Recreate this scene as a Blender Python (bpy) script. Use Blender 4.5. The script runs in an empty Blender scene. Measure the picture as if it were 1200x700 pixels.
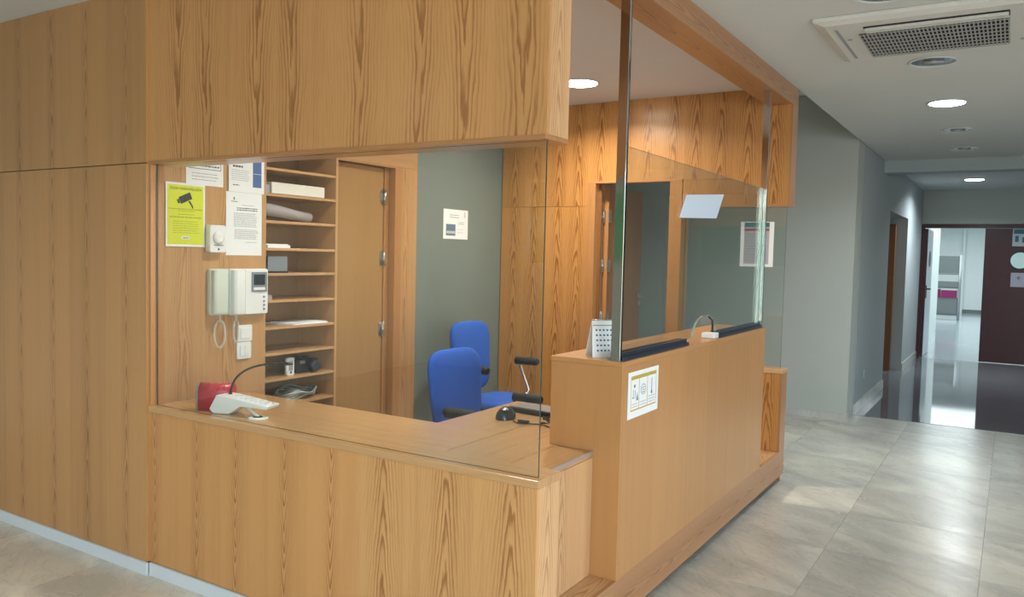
import bpy, bmesh, math, random
from mathutils import Vector, Matrix
S = bpy.context.scene
COL = S.collection
PI = math.pi

# ---------------------------------------------------------------- camera
cam = bpy.data.cameras.new('camera'); camo = bpy.data.objects.new('camera', cam); COL.objects.link(camo)
cam.sensor_width = 36.0; cam.lens = 944.149 / 1200 * 36; cam.clip_start = 0.05; cam.clip_end = 300
YAW, PIT, ROL = math.radians(31.81574), math.radians(-3.10963), math.radians(1.35205)
fw = Vector((-math.sin(YAW) * math.cos(PIT), math.cos(YAW) * math.cos(PIT), math.sin(PIT)))
r = fw.cross(Vector((0, 0, 1))).normalized(); u = r.cross(fw)
r2 = math.cos(ROL) * r + math.sin(ROL) * u; u2 = -math.sin(ROL) * r + math.cos(ROL) * u
m3 = Matrix((r2, u2, -fw)).transposed()
camo.matrix_world = Matrix.Translation((0, 0, 1.6)) @ m3.to_4x4()
S.camera = camo

# ---------------------------------------------------------------- world, exposure
S.view_settings.view_transform = 'Standard'; S.view_settings.look = 'None'
S.view_settings.gamma = 1; S.view_settings.use_curve_mapping = False
S.view_settings.exposure = 0.8
W = bpy.data.worlds.new('world'); S.world = W; W.use_nodes = True
wn = W.node_tree.nodes; wl_ = W.node_tree.links
bg = wn['Background']; sky = wn.new('ShaderNodeTexSky'); sky.sky_type = 'NISHITA'; sky.sun_disc = False
sky.sun_elevation = math.radians(42); sky.sun_rotation = math.radians(60)
wl_.new(sky.outputs[0], bg.inputs[0]); bg.inputs[1].default_value = 0.30

def area(name, loc, rot, sx, sy, power, color, spread=PI):
    l = bpy.data.lights.new(name, 'AREA'); l.shape = 'RECTANGLE'; l.size = sx; l.size_y = sy
    l.energy = power; l.color = color; l.spread = spread
    o = bpy.data.objects.new(name, l); COL.objects.link(o); o.location = loc; o.rotation_euler = rot
    return o
# daylight entering through the glazed openings of the hall (behind and right of the camera)
DAY = (0.94, 0.97, 1.0)
area('window_daylight', (1.2, -4.25, 1.55), (PI / 2, 0, PI), 3.1, 2.3, 190, DAY)
area('window_daylight', (3.95, -1.4, 1.5), (PI / 2, 0, PI / 2), 3.4, 2.3, 150, DAY)
area('window_daylight', (3.95, 5.4, 1.5), (PI / 2, 0, PI / 2), 3.2, 2.2, 14, DAY)
area('far_room_panel', (-1.2, 23.0, 2.97), (0, 0, 0), 5.5, 12.0, 290, (0.88, 0.99, 1.0))

# ---------------------------------------------------------------- materials
def nt(name):
    m = bpy.data.materials.new(name); m.use_nodes = True
    n = m.node_tree.nodes; return m, n, m.node_tree.links, n['Principled BSDF']
def plain(name, col, rough=0.5, metal=0.0, bump=0.0, bscale=200, emit=None, coat=0.0, var=0.0, vscale=6):
    m, n, l, p = nt(name)
    p.inputs['Base Color'].default_value = (*col, 1); p.inputs['Roughness'].default_value = rough
    p.inputs['Metallic'].default_value = metal; p.inputs['Coat Weight'].default_value = coat
    tc = n.new('ShaderNodeTexCoord')
    if var:
        no = n.new('ShaderNodeTexNoise'); no.inputs['Scale'].default_value = vscale; no.inputs['Detail'].default_value = 4
        l.new(tc.outputs['Object'], no.inputs['Vector'])
        mx = n.new('ShaderNodeMix'); mx.data_type = 'RGBA'
        mx.inputs[6].default_value = (*[c * (1 - var) for c in col], 1); mx.inputs[7].default_value = (*[min(1, c * (1 + var)) for c in col], 1)
        l.new(no.outputs[0], mx.inputs[0]); l.new(mx.outputs[2], p.inputs['Base Color'])
    if bump:
        no = n.new('ShaderNodeTexNoise'); no.inputs['Scale'].default_value = bscale
        l.new(tc.outputs['Object'], no.inputs['Vector'])
        b = n.new('ShaderNodeBump'); b.inputs['Strength'].default_value = bump; b.inputs['Distance'].default_value = 0.002
        l.new(no.outputs[0], b.inputs['Height']); l.new(b.outputs[0], p.inputs['Normal'])
    if emit:
        p.inputs['Emission Color'].default_value = (*emit[0], 1); p.inputs['Emission Strength'].default_value = emit[1]
    return m
def wood(name, light, dark, K=95, a=8.0, c=0.012, w=0.05, flame=1.0, base=0.28, rough=0.32, period=0.0, wob=0.012, coat=0.15):
    """veneer: u (metres across the grain, 0 = centre of the flame), v (metres along it)"""
    m, n, l, p = nt(name)
    uv = n.new('ShaderNodeUVMap'); uv.uv_map = 'UVMap'
    sp = n.new('ShaderNodeSeparateXYZ'); l.new(uv.outputs[0], sp.inputs[0])
    oi = n.new('ShaderNodeObjectInfo')
    def M(op, x, y=None, z=None):
        q = n.new('ShaderNodeMath'); q.operation = op
        for i, t in enumerate((x, y, z)):
            if t is None: continue
            if isinstance(t, (int, float)): q.inputs[i].default_value = t
            else: l.new(t, q.inputs[i])
        return q.outputs[0]
    U, V = sp.outputs[0], sp.outputs[1]
    V = M('ADD', V, M('MULTIPLY', oi.outputs['Random'], 37.0))
    if period:
        U = M('SUBTRACT', M('FLOORED_MODULO', M('ADD', U, period / 2), period), period / 2)
    def noise(su, sv, det=2, off=0.0):
        cb = n.new('ShaderNodeCombineXYZ'); l.new(M('MULTIPLY', U, su), cb.inputs[0]); l.new(M('MULTIPLY', V, sv), cb.inputs[1]); cb.inputs[2].default_value = off
        t = n.new('ShaderNodeTexNoise'); t.inputs['Scale'].default_value = 1; t.inputs['Detail'].default_value = det
        l.new(cb.outputs[0], t.inputs['Vector']); return t.outputs[0]
    Uw = M('ADD', U, M('MULTIPLY', M('SUBTRACT', noise(2.0, 1.6, 2, 3.1), 0.5), wob * 4))
    d = M('SQRT', M('ADD', M('MULTIPLY', Uw, Uw), c * c))
    f = M('ADD', M('MULTIPLY', d, K), M('MULTIPLY', V, a))
    f = M('ADD', f, M('MULTIPLY', noise(45, 5.0, 3, 7.7), 1.6))
    fr = M('FRACT', f)
    ramp = n.new('ShaderNodeValToRGB'); e = ramp.color_ramp.elements
    e[0].position = 0.0; e[0].color = (0, 0, 0, 1); e[1].position = 1.0; e[1].color = (0.05, 0.05, 0.05, 1)
    k = e.new(0.45); k.color = (0.12, 0.12, 0.12, 1); k = e.new(0.80); k.color = (1, 1, 1, 1); k = e.new(0.9); k.color = (.7, .7, .7, 1)
    l.new(fr, ramp.inputs[0])
    win = M('MULTIPLY', M('DIVIDE', Uw, w), M('DIVIDE', Uw, w))
    win = M('EXPONENT', M('MULTIPLY', win, -1.0))
    amp = M('ADD', M('MULTIPLY', win, flame), base)
    fac = M('MULTIPLY', ramp.outputs[0], amp)
    fine = M('MULTIPLY', M('SUBTRACT', noise(420, 5, 2, 1.3), 0.5), 0.55)
    mid = M('MULTIPLY', M('SUBTRACT', noise(26, 0.7, 3, 5.3), 0.5), 0.75)
    fac = M('ADD', fac, M('ADD', fine, mid)); 
    cl = n.new('ShaderNodeClamp'); l.new(fac, cl.inputs[0])
    mx = n.new('ShaderNodeMix'); mx.data_type = 'RGBA'; mx.inputs[6].default_value = (*light, 1); mx.inputs[7].default_value = (*dark, 1)
    l.new(cl.outputs[0], mx.inputs[0])
    hs = n.new('ShaderNodeHueSaturation'); l.new(mx.outputs[2], hs.inputs['Color'])
    l.new(M('ADD', M('MULTIPLY', oi.outputs['Random'], 0.10), 0.95), hs.inputs['Value'])
    l.new(hs.outputs[0], p.inputs['Base Color'])
    p.inputs['Roughness'].default_value = rough; p.inputs['Coat Weight'].default_value = coat; p.inputs['Coat Roughness'].default_value = 0.18
    b = n.new('ShaderNodeBump'); b.inputs['Strength'].default_value = 0.12; b.inputs['Distance'].default_value = 0.001
    l.new(fac, b.inputs['Height']); l.new(b.outputs[0], p.inputs['Normal'])
    return m
def glass(name, tint, extra=0.0, rough=0.0):
    """architectural glass pane: tinted transparency plus fresnel mirror reflection"""
    m = bpy.data.materials.new(name); m.use_nodes = True; n = m.node_tree.nodes; l = m.node_tree.links
    n.remove(n['Principled BSDF']); out = n['Material Output']
    t = n.new('ShaderNodeBsdfTransparent'); t.inputs[0].default_value = (*tint, 1)
    g = n.new('ShaderNodeBsdfGlossy'); g.inputs['Roughness'].default_value = rough; g.inputs[0].default_value = (.95, 1, .98, 1)
    lw = n.new('ShaderNodeLayerWeight'); lw.inputs[0].default_value = 0.5
    pw = n.new('ShaderNodeMath'); pw.operation = 'POWER'; pw.inputs[1].default_value = 5; l.new(lw.outputs['Facing'], pw.inputs[0])
    ad = n.new('ShaderNodeMath'); ad.operation = 'MULTIPLY_ADD'; ad.inputs[1].default_value = .96; ad.inputs[2].default_value = .04 + extra; ad.use_clamp = True; l.new(pw.outputs[0], ad.inputs[0])
    mx = n.new('ShaderNodeMixShader'); l.new(ad.outputs[0], mx.inputs[0]); l.new(t.outputs[0], mx.inputs[1]); l.new(g.outputs[0], mx.inputs[2])
    l.new(mx.outputs[0], out.inputs[0]); return m
def marble(name, c1, c2, vein, rough):
    m, n, l, p = nt(name)
    tc = n.new('ShaderNodeTexCoord'); oi = n.new('ShaderNodeObjectInfo')
    add = n.new('ShaderNodeVectorMath'); add.operation = 'MULTIPLY_ADD'
    cb = n.new('ShaderNodeCombineXYZ'); l.new(oi.outputs['Random'], cb.inputs[0]); l.new(oi.outputs['Random'], cb.inputs[2])
    add.inputs[1].default_value = (40, 40, 40); l.new(cb.outputs[0], add.inputs[0]); l.new(tc.outputs['Object'], add.inputs[2])
    rot = n.new('ShaderNodeVectorRotate'); rot.inputs['Axis'].default_value = (0, 0, 1); rot.inputs['Angle'].default_value = 0.6
    l.new(add.outputs[0], rot.inputs[0])
    mp = n.new('ShaderNodeMapping'); mp.inputs['Scale'].default_value = (1.0, 2.4, 1); l.new(rot.outputs[0], mp.inputs[0])
    a = n.new('ShaderNodeTexNoise'); a.inputs['Scale'].default_value = 1.5; a.inputs['Detail'].default_value = 6; a.inputs['Distortion'].default_value = 0.8; l.new(mp.outputs[0], a.inputs['Vector'])
    mx = n.new('ShaderNodeMix'); mx.data_type = 'RGBA'; mx.inputs[6].default_value = (*c1, 1); mx.inputs[7].default_value = (*c2, 1)
    rp = n.new('ShaderNodeMapRange'); rp.inputs[1].default_value = .35; rp.inputs[2].default_value = .65; l.new(a.outputs[0], rp.inputs[0]); l.new(rp.outputs[0], mx.inputs[0])
    b = n.new('ShaderNodeTexNoise'); b.inputs['Scale'].default_value = 3.4; b.inputs['Detail'].default_value = 9; b.inputs['Distortion'].default_value = 1.6; l.new(mp.outputs[0], b.inputs['Vector'])
    s = n.new('ShaderNodeMath'); s.operation = 'SUBTRACT'; s.inputs[1].default_value = .5; l.new(b.outputs[0], s.inputs[0])
    ab = n.new('ShaderNodeMath'); ab.operation = 'ABSOLUTE'; l.new(s.outputs[0], ab.inputs[0])
    r2_ = n.new('ShaderNodeMapRange'); r2_.inputs[1].default_value = 0.0; r2_.inputs[2].default_value = 0.035; r2_.inputs[3].default_value = .28; r2_.inputs[4].default_value = 0; l.new(ab.outputs[0], r2_.inputs[0])
    m2 = n.new('ShaderNodeMix'); m2.data_type = 'RGBA'; m2.inputs[7].default_value = (*vein, 1); l.new(mx.outputs[2], m2.inputs[6]); l.new(r2_.outputs[0], m2.inputs[0])
    hs = n.new('ShaderNodeHueSaturation'); l.new(m2.outputs[2], hs.inputs['Color'])
    mr = n.new('ShaderNodeMapRange'); mr.inputs[3].default_value = .84; mr.inputs[4].default_value = 1.08; l.new(oi.outputs['Random'], mr.inputs[0]); l.new(mr.outputs[0], hs.inputs['Value'])
    l.new(hs.outputs[0], p.inputs['Base Color'])
    rr = n.new('ShaderNodeMapRange'); rr.inputs[3].default_value = rough * .7; rr.inputs[4].default_value = rough * 1.4; l.new(a.outputs[0], rr.inputs[0]); l.new(rr.outputs[0], p.inputs['Roughness'])
    return m
LW, DW = (0.56, 0.290, 0.108), (0.32, 0.138, 0.042)
MT = dict(
    wood_left=wood('veneer_left', (0.47, 0.255, 0.10), (0.25, 0.118, 0.04), K=105, a=6, c=.010, w=.032, flame=.9, base=.12, wob=.006),
    wood_fascia=wood('veneer_fascia', LW, DW, K=64, a=-2.6, c=.026, w=.055, flame=1.05, base=.26, wob=.022),
    wood_v=wood('veneer_v_flame', (.56, .295, .108), DW, K=105, a=-11, c=.007, w=.036, flame=1.0, base=.10, wob=.004),
    wood_a=wood('veneer_arch_flame', (.59, .33, .13), DW, K=72, a=6, c=.014, w=.055, flame=1.0, base=.16, wob=.006),
    wood_side=wood('veneer_side', (.60, .37, .19), (.36, .18, .08), K=75, a=7, c=.014, w=.05, flame=.8, base=.2, wob=.008),
    wood_plain=wood('veneer_plain', (.50, .275, .115), (.30, .14, .05), K=130, a=1.0, c=.01, w=.02, flame=.0, base=.22, period=.31),
    wood_tall=wood('veneer_counter', (.48, .25, .097), (.30, .14, .055), K=150, a=1.0, c=.006, w=.02, flame=.0, base=.16, period=.5),
    wood_top=wood('veneer_top', (.50, .30, .135), (.33, .165, .065), K=60, a=1.5, c=.03, w=.1, flame=.25, base=.15, rough=.26, period=.7, coat=.3),
    wood_in=wood('veneer_inside', (.48, .24, .075), (.25, .10, .028), K=70, a=5, c=.022, w=.06, flame=1.0, base=.22, wob=.012),
    wood_low=wood('veneer_interior_wall', (.50, .29, .13), (.28, .13, .045), K=75, a=2, c=.02, w=.05, flame=.6, base=.25, wob=.02),
    wood_shelf=wood('veneer_shelf', (.52, .31, .15), (.36, .18, .075), K=110, a=1, c=.01, w=.02, flame=0, base=.2, period=.3),
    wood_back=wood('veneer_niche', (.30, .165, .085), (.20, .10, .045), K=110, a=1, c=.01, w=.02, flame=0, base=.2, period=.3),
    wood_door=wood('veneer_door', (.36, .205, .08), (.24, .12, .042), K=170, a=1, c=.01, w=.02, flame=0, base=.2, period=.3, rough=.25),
    wood_frame=wood('wood_frame', (.44, .22, .085), (.28, .12, .04), K=150, a=1.5, c=.01, w=.03, flame=.2, base=.25, rough=.3, coat=.3),
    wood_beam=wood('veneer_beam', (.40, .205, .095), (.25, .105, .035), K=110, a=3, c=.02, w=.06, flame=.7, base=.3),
    wood_brown=wood('wood_brown', (.22, .10, .04), (.14, .06, .02), K=150, a=1.5, c=.01, w=.03, flame=.2, base=.2),
    ceiling=plain('ceiling_paint', (.62, .64, .62), .9, var=.03, vscale=1.5),
    ceiling_in=plain('booth_ceiling_paint', (.64, .60, .57), .9, var=.02),
    wall_grey=plain('wall_grey_green_paint', (.47, .50, .465), .7, bump=.2, bscale=90, var=.04, vscale=2),
    wall_dark=plain('wall_slate_paint', (.165, .20, .19), .6, bump=.15, bscale=90, var=.05, vscale=3),
    wall_corr=plain('wall_corridor_paint', (.40, .45, .46), .65, bump=.2, bscale=60),
    wall_white=plain('wall_white_paint', (.72, .76, .75), .7),
    skirting=marble('marble_skirting', (.60, .60, .56), (.50, .50, .46), (.35, .33, .3), .2),
    baseboard=plain('baseboard_light_blue_grey', (.60, .68, .74), .35),
    marble=marble('marble_slab', (.66, .625, .53), (.47, .45, .39), (.36, .315, .245), .24),
    grout=plain('grout', (.42, .40, .35), .7),
    floor_far=marble('polished_terrazzo', (.20, .21, .225), (.16, .17, .185), (.12, .12, .13), .045),
    floor_room=plain('room_floor_vinyl', (.42, .48, .52), .12, var=.05),
    white=plain('white_plastic', (.74, .78, .80), .35), white2=plain('cream_green_plastic', (.58, .66, .60), .4),
    ac=plain('ac_plastic', (.62, .63, .59), .5), ac_slat=plain('ac_grey_slat', (.34, .35, .34), .5),
    black=plain('black_plastic', (.012, .013, .017), .35), rubber=plain('black_foam', (.016, .018, .022), .75, bump=.5, bscale=300),
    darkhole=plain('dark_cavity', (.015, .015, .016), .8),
    navy=plain('navy_rail', (.022, .032, .055), .22, coat=.4), 
    paper=plain('paper', (.76, .80, .84), .75), paper_c=plain('cream_paper', (.70, .69, .64), .8),
    paper_grey=plain('translucent_grey_sheet', (.33, .31, .32), .5),
    yellow=plain('yellow_print', (.62, .70, .03), .6), ink=plain('ink', (.03, .035, .04), .7), inkg=plain('grey_ink', (.30, .33, .36), .7),
    olive=plain('olive_ink', (.33, .37, .05), .7),
    blue_print=plain('blue_print', (.06, .13, .33), .6), teal_print=plain('teal_print', (.02, .14, .17), .6), crimson_print=plain('crimson_print', (.30, .03, .06), .6),
    gold=plain('mustard_print', (.50, .36, .06), .6), lilac=plain('grey_lilac_print', (.36, .37, .43), .6), sky_print=plain('photo_sky_print', (.11, .18, .28), .6),
    grey_poster=plain('pale_grey_print', (.45, .49, .5), .6),
    red=plain('red_plastic', (.50, .02, .045), .35), red_dark=plain('dark_red_fold', (.25, .01, .02), .5), kraft=plain('grey_card_end', (.22, .18, .12), .5),
    blue=plain('blue_upholstery', (.022, .105, .50), .95, bump=.7, bscale=420, var=.12, vscale=9),
    chrome=plain('chrome', (.75, .76, .78), .12, 1.0), steel=plain('brushed_steel', (.50, .51, .50), .3, 1.0),
    mirror=plain('polished_steel_post', (.60, .62, .62), .09, 1.0, coat=0), dark_edge=plain('post_dark_edge', (.03, .035, .05), .2, .6),
    alu=plain('grey_metal', (.38, .40, .41), .35, .7), screen=plain('grey_screen_bezel', (.20, .23, .27), .3), lcd=plain('lcd_dark', (.02, .03, .045), .1),
    glass=glass('clear_green_glass', (.955, .97, .96), .005), glass_r=glass('clear_green_glass_side', (.93, .955, .945), .02), glass_edge=plain('glass_cut_edge', (.03, .06, .06), .15), 
    glass_edge_l=plain('glass_cut_edge_light', (.32, .45, .40), .1, coat=.5),
    maroon=plain('maroon_laminate', (.045, .008, .016), .3, var=.1), leaf=plain('pale_lit_door_face', (.62, .68, .74), .35),
    port=plain('frosted_porthole', (.55, .72, .75), .5), porthole_lit=glass('porthole_glass', (.96, 1, 1), .02),
    rack=plain('grey_rack', (.15, .17, .17), .5), magenta=plain('magenta_plastic', (.22, .008, .09), .4),
    lamp_cool=plain('lit_diffuser_cool', (.9, .9, .9), .5, emit=((.88, .96, 1.0), 14)),
    lamp_warm=plain('lit_diffuser_warm', (.9, .9, .9), .5, emit=((1.0, .93, .80), 14)),
    lamp_off=plain('unlit_reflector', (.16, .17, .18), .25, .6), ring=plain('lamp_rim', (.62, .66, .66), .3),
    door_pale=plain('edge_band_grey', (.33, .27, .26), .4),
    foliage=plain('hedge_leaves', (.05, .22, .08), .8, var=.5, vscale=5), grass=plain('lawn', (.10, .18, .06), .9),
    frame_w=plain('window_frame_white', (.6, .62, .62), .4), cable=plain('dark_cable', (.02, .02, .022), .5), cable_w=plain('white_cable', (.66, .68, .66), .5),
    silver=plain('silver_cable_loop', (.36, .42, .43), .35, .3),
)

# ---------------------------------------------------------------- mesh helper
def wloc(o):
    v = Vector((0, 0, 0))
    while o is not None: v += o.location; o = o.parent
    return v
class B:
    def __init__(s, frame=None):
        s.bm = bmesh.new(); s.f = frame; s.mats = []; s.mi = 0; s.smoothf = set()
    def v(s, p):
        return s.bm.verts.new(s.f(*p) if s.f else p)
    def face(s, vs, sm=False):
        try: fc = s.bm.faces.new(vs)
        except ValueError: return
        fc.material_index = s.mi; fc.smooth = sm; return fc
    def box(s, x0, x1, y0, y1, z0, z1):
        V = [s.v((x, y, z)) for z in (z0, z1) for x, y in ((x0, y0), (x1, y0), (x1, y1), (x0, y1))]
        for q in ((3, 2, 1, 0), (4, 5, 6, 7), (0, 1, 5, 4), (1, 2, 6, 5), (2, 3, 7, 6), (3, 0, 4, 7)): s.face([V[i] for i in q])
        return s
    def prism(s, pts, d0, d1, ax='w', sm=False):
        """polygon pts (a,b) extruded along an axis: w -> (a,b,d); y -> (a,d,b); x -> (d,a,b)"""
        mk = {'w': lambda a, b, d: (a, b, d), 'y': lambda a, b, d: (a, d, b), 'x': lambda a, b, d: (d, a, b)}[ax]
        A = [s.v(mk(a, b, d0)) for a, b in pts]; Z = [s.v(mk(a, b, d1)) for a, b in pts]; n = len(pts)
        s.face(A[::-1]); s.face(Z)
        for i in range(n): s.face([A[i], A[(i + 1) % n], Z[(i + 1) % n], Z[i]], sm)
        return s
    def rbox(s, x0, x1, y0, y1, z0, z1, r, n=4, ax='w'):
        pts = []
        for cx, cy, a0 in ((x1 - r, y1 - r, 0), (x0 + r, y1 - r, PI / 2), (x0 + r, y0 + r, PI), (x1 - r, y0 + r, 1.5 * PI)):
            for i in range(n + 1): t = a0 + PI / 2 * i / n; pts.append((cx + r * math.cos(t), cy + r * math.sin(t)))
        return s.prism(pts, z0, z1, ax, True)
    def ring(s, c, ax1, ax2, r, n):
        return [s.v(tuple(Vector(c) + ax1 * (r * math.cos(2 * PI * i / n)) + ax2 * (r * math.sin(2 * PI * i / n)))) for i in range(n)]
    def tube(s, pts, r, n=8, cap=True):
        pts = [Vector(p) for p in pts]; prev = None; R = r if isinstance(r, (list, tuple)) else [r] * len(pts)
        t0 = (pts[1] - pts[0]).normalized(); a = t0.orthogonal().normalized(); rings = []
        for i, p in enumerate(pts):
            t = (pts[min(i + 1, len(pts) - 1)] - pts[max(i - 1, 0)]).normalized()
            a = (a - t * a.dot(t)).normalized(); b = t.cross(a)
            rings.append(s.ring(p, a, b, R[i], n))
        for A, C in zip(rings, rings[1:]):
            for i in range(n): s.face([A[i], A[(i + 1) % n], C[(i + 1) % n], C[i]], True)
        if cap: s.face(rings[0][::-1]); s.face(rings[-1])
        return s
    def cyl(s, p0, p1, r, n=20, r1=None):
        return s.tube([p0, p1], [r, r if r1 is None else r1], n)
    def lathe(s, prof, c, n=28, ax='z'):
        A = {'z': (Vector((1, 0, 0)), Vector((0, 1, 0)), Vector((0, 0, 1))), 'x': (Vector((0, 1, 0)), Vector((0, 0, 1)), Vector((1, 0, 0))), 'y': (Vector((0, 0, 1)), Vector((1, 0, 0)), Vector((0, 1, 0)))}[ax]
        c = Vector(c); rs = [s.ring(c + A[2] * h, A[0], A[1], max(r, 1e-4), n) for r, h in prof]
        for P, Q in zip(rs, rs[1:]):
            for i in range(n): s.face([P[i], P[(i + 1) % n], Q[(i + 1) % n], Q[i]], True)
        s.face(rs[0][::-1]); s.face(rs[-1]); return s
    def grid(s, fn, nu, nv, sm=True, closed=False):
        G = [[s.v(fn(i / nu, j / nv)) for j in range(nv + 1)] for i in range(nu + 1)]
        for i in range(nu):
            for j in range(nv): s.face([G[i][j], G[i + 1][j], G[i + 1][j + 1], G[i][j + 1]], sm)
        return s
    def done(s, name, mat, parent=None, grain='z', u0=0.0, v0=0.0, bev=0.0, label=None, local=False, fix=True, sub=0):
        bm = s.bm
        if fix: bmesh.ops.recalc_face_normals(bm, faces=bm.faces)
        uvl = bm.loops.layers.uv.new('UVMap'); g = 'xyz'.index(grain)
        for f in bm.faces:
            nrm = f.normal; k = max(range(3), key=lambda i: abs(nrm[i])); t = [i for i in range(3) if i != k]
            if g in t: ui = [i for i in t if i != g][0]; vi = g
            else: ui, vi = t
            for lp in f.loops: lp[uvl].uv = (lp.vert.co[ui] - u0, lp.vert.co[vi] - v0)
        off = Vector((0, 0, 0)); o_loc = Vector((0, 0, 0))
        if parent is None:
            xs = [v.co.copy() for v in bm.verts]
            lo = Vector([min(v[i] for v in xs) for i in range(3)]); hi = Vector([max(v[i] for v in xs) for i in range(3)])
            o_loc = Vector(((lo.x + hi.x) / 2, (lo.y + hi.y) / 2, lo.z)); off = o_loc
        elif not local: off = wloc(parent)
        for v in bm.verts: v.co -= off
        me = bpy.data.meshes.new(name); bm.to_mesh(me); bm.free()
        for mm in (mat if isinstance(mat, (list, tuple)) else [mat]): me.materials.append(MT[mm])
        o = bpy.data.objects.new(name, me); COL.objects.link(o); o.location = o_loc
        if parent is not None: o.parent = parent
        if bev:
            b = o.modifiers.new('bevel', 'BEVEL'); b.width = bev; b.segments = 2; b.limit_method = 'ANGLE'
        if sub:
            b = o.modifiers.new('sub', 'SUBSURF'); b.levels = sub; b.render_levels = sub
        if label: o['label'] = label
        return o
def bx(name, mat, x0, x1, y0, y1, z0, z1, parent=None, **k):
    return B().box(x0, x1, y0, y1, z0, z1).done(name, mat, parent, **k)
def T(name, label, cat, loc=(0, 0, 0), rz=0, group=None):
    group = group or {'ceiling_downlight': 'ceiling downlights', 'steel_post': 'polished steel posts', 'office_chair': 'blue office chairs', 'light_switch': 'white switches under the intercom'}.get(name)
    o = bpy.data.objects.new(name, None); COL.objects.link(o); o.location = loc; o.rotation_euler = (0, 0, rz)
    o.empty_display_size = .1; o['label'] = label; o['category'] = cat
    if group: o['group'] = group
    return o
def tag(o, label, cat, group=None):
    o['label'] = label; o['category'] = cat
    if group: o['group'] = group
    return o
def ST(name, label, cat='wall', loc=(0, 0, 0)):
    o = bpy.data.objects.new(name, None); COL.objects.link(o); o.location = loc; o['kind'] = 'structure'; o['label'] = label; o['category'] = cat
    return o
def struct(o, label, cat):
    o['kind'] = 'structure'; o['label'] = label; o['category'] = cat; return o

# key planes
YF, XL, YB, XO, CZ = 2.362, -3.745, 5.84, -1.355, 2.82
XD = -1.478        # desk end
YT0, YT1 = 3.065, 5.33   # tall counter

# ================================================================ floor
fl = ST('floor', 'polished beige-grey marble slab floor of the entrance hall', 'floor')
bx('grout_bed', 'grout', -7.2, 4.1, -4.6, 9.05, -.06, -.012, fl)
me_t = None; px = .75; random.seed(4)
for i in range(-8, 7):
    for j in range(-6, 8):
        x0 = -.82 + i * px; y0 = 3.185 + j * .755
        if x0 > 3.4 or y0 + .755 > 9.3: continue
        x1 = x0 + px
        if x0 > -3.6 and x1 < -1.6 and y0 > 2.6 and y0 < 5.1 : pass
        yy1 = min(y0 + .755, 9.05)
        if me_t is None:
            o = B().box(-px / 2 + .0007, px / 2 - .0007, -.3768, .3768, -.012, 0).done('slab', 'marble', fl, local=True); me_t = o.data
        elif yy1 < y0 + .755:
            h = (yy1 - y0) / 2
            o = B().box(-px / 2 + .0012, px / 2 - .0012, -h + .0012, h - .0012, -.012, 0).done('slab', 'marble', fl, local=True)
        else:
            o = bpy.data.objects.new('slab', me_t); COL.objects.link(o); o.parent = fl
        o.location = ((x0 + x1) / 2, (y0 + yy1) / 2, random.uniform(-.0006, .0006))
me_s = bx('slab_threshold', 'floor_far', -1.36, 3.2, 9.045, 9.06, -.012, .003, fl)
bx('corridor_floor', 'floor_far', -3.4, 3.2, 9.06, 15.45, -.06, -.0, fl, label='dark highly polished corridor floor beyond the marble slabs')
bx('room_floor', 'floor_room', -4.6, 3.2, 15.45, 31.5, -.06, 0, fl, label='pale blue-grey shiny floor of the bright far room')

# ================================================================ left wooden wall (front plane)
wf = ST('wall_front', 'tall honey-coloured veneer wall left of the reception window', 'wall')
fx = [-6.1, -5.75, -5.35, -5.0, -4.66, -4.335, -4.02, -3.683]
ed = [-6.3] + [(a + b) / 2 for a, b in zip(fx, fx[1:])] + [-3.52]
for i, c_ in enumerate(fx):
    for z0, z1, mm in ((.062, 1.9925, 'wood_left'), (1.9975, CZ, 'wood_left')):
        bx('veneer_panel', mm, ed[i], ed[i + 1], 2.35, 2.435, z0, z1, wf, u0=c_)
bx('backing_board', 'wood_brown', -6.3, -3.535, 2.365, 2.43, .0, CZ, wf)
bx('jamb', 'wood_frame', -3.52, -3.505, 2.364, 2.435, .83, 1.995, wf, u0=.3)
bx('plinth_wall', 'wall_grey', -7.2, -6.3, 2.35, 2.5, 0, CZ, wf)
bb = struct(B().box(-6.3, -3.506, 2.338, 2.35, 0, .061).done('baseboard_left', 'baseboard'), 'pale blue-grey baseboard along the foot of the tall wooden wall', 'baseboard')
bb = struct(B().box(-3.500, -1.345, 2.350, 2.362, 0, .062).done('baseboard_front', 'baseboard'), 'pale blue-grey baseboard under the low reception counter front', 'baseboard')

# fascia over the window
tf = ST('trim_1', 'deep wood-veneer fascia box above the reception window', 'fascia')
fc = [-3.29, -3.10, -2.757, -2.56, -2.19, -1.89, -1.69, -1.44]
fe = [-3.52] + [(a + b) / 2 for a, b in zip(fc, fc[1:])] + [-1.345]
for i, c_ in enumerate(fc):
    bx('veneer_panel', 'wood_fascia', fe[i], fe[i + 1], YF, YF + .015, 2.006, CZ, tf, u0=c_)
bx('side_panel', 'wood_side', -1.36, -1.345, YF + .0151, 2.515, 2.0062, CZ, tf, u0=2.44)
bx('core', 'wood_frame', -3.52, -1.36, YF + .015, 2.51, 2.0061, CZ, tf, grain='x')
bx('soffit', 'wood_frame', -3.52, -1.345, YF - .004, 2.515, 1.990, 2.006, tf, grain='x', u0=2.44, bev=.002)
# beam
tb = ST('trim_2', 'long wooden veneer beam running back along the ceiling above the side glass', 'beam')
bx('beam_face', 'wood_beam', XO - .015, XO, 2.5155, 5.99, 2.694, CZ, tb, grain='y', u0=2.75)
bx('beam_underside', 'wood_beam', -1.53, XO - .0151, 2.5155, 5.83, 2.694, CZ, tb, grain='y', u0=-1.45)

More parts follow.
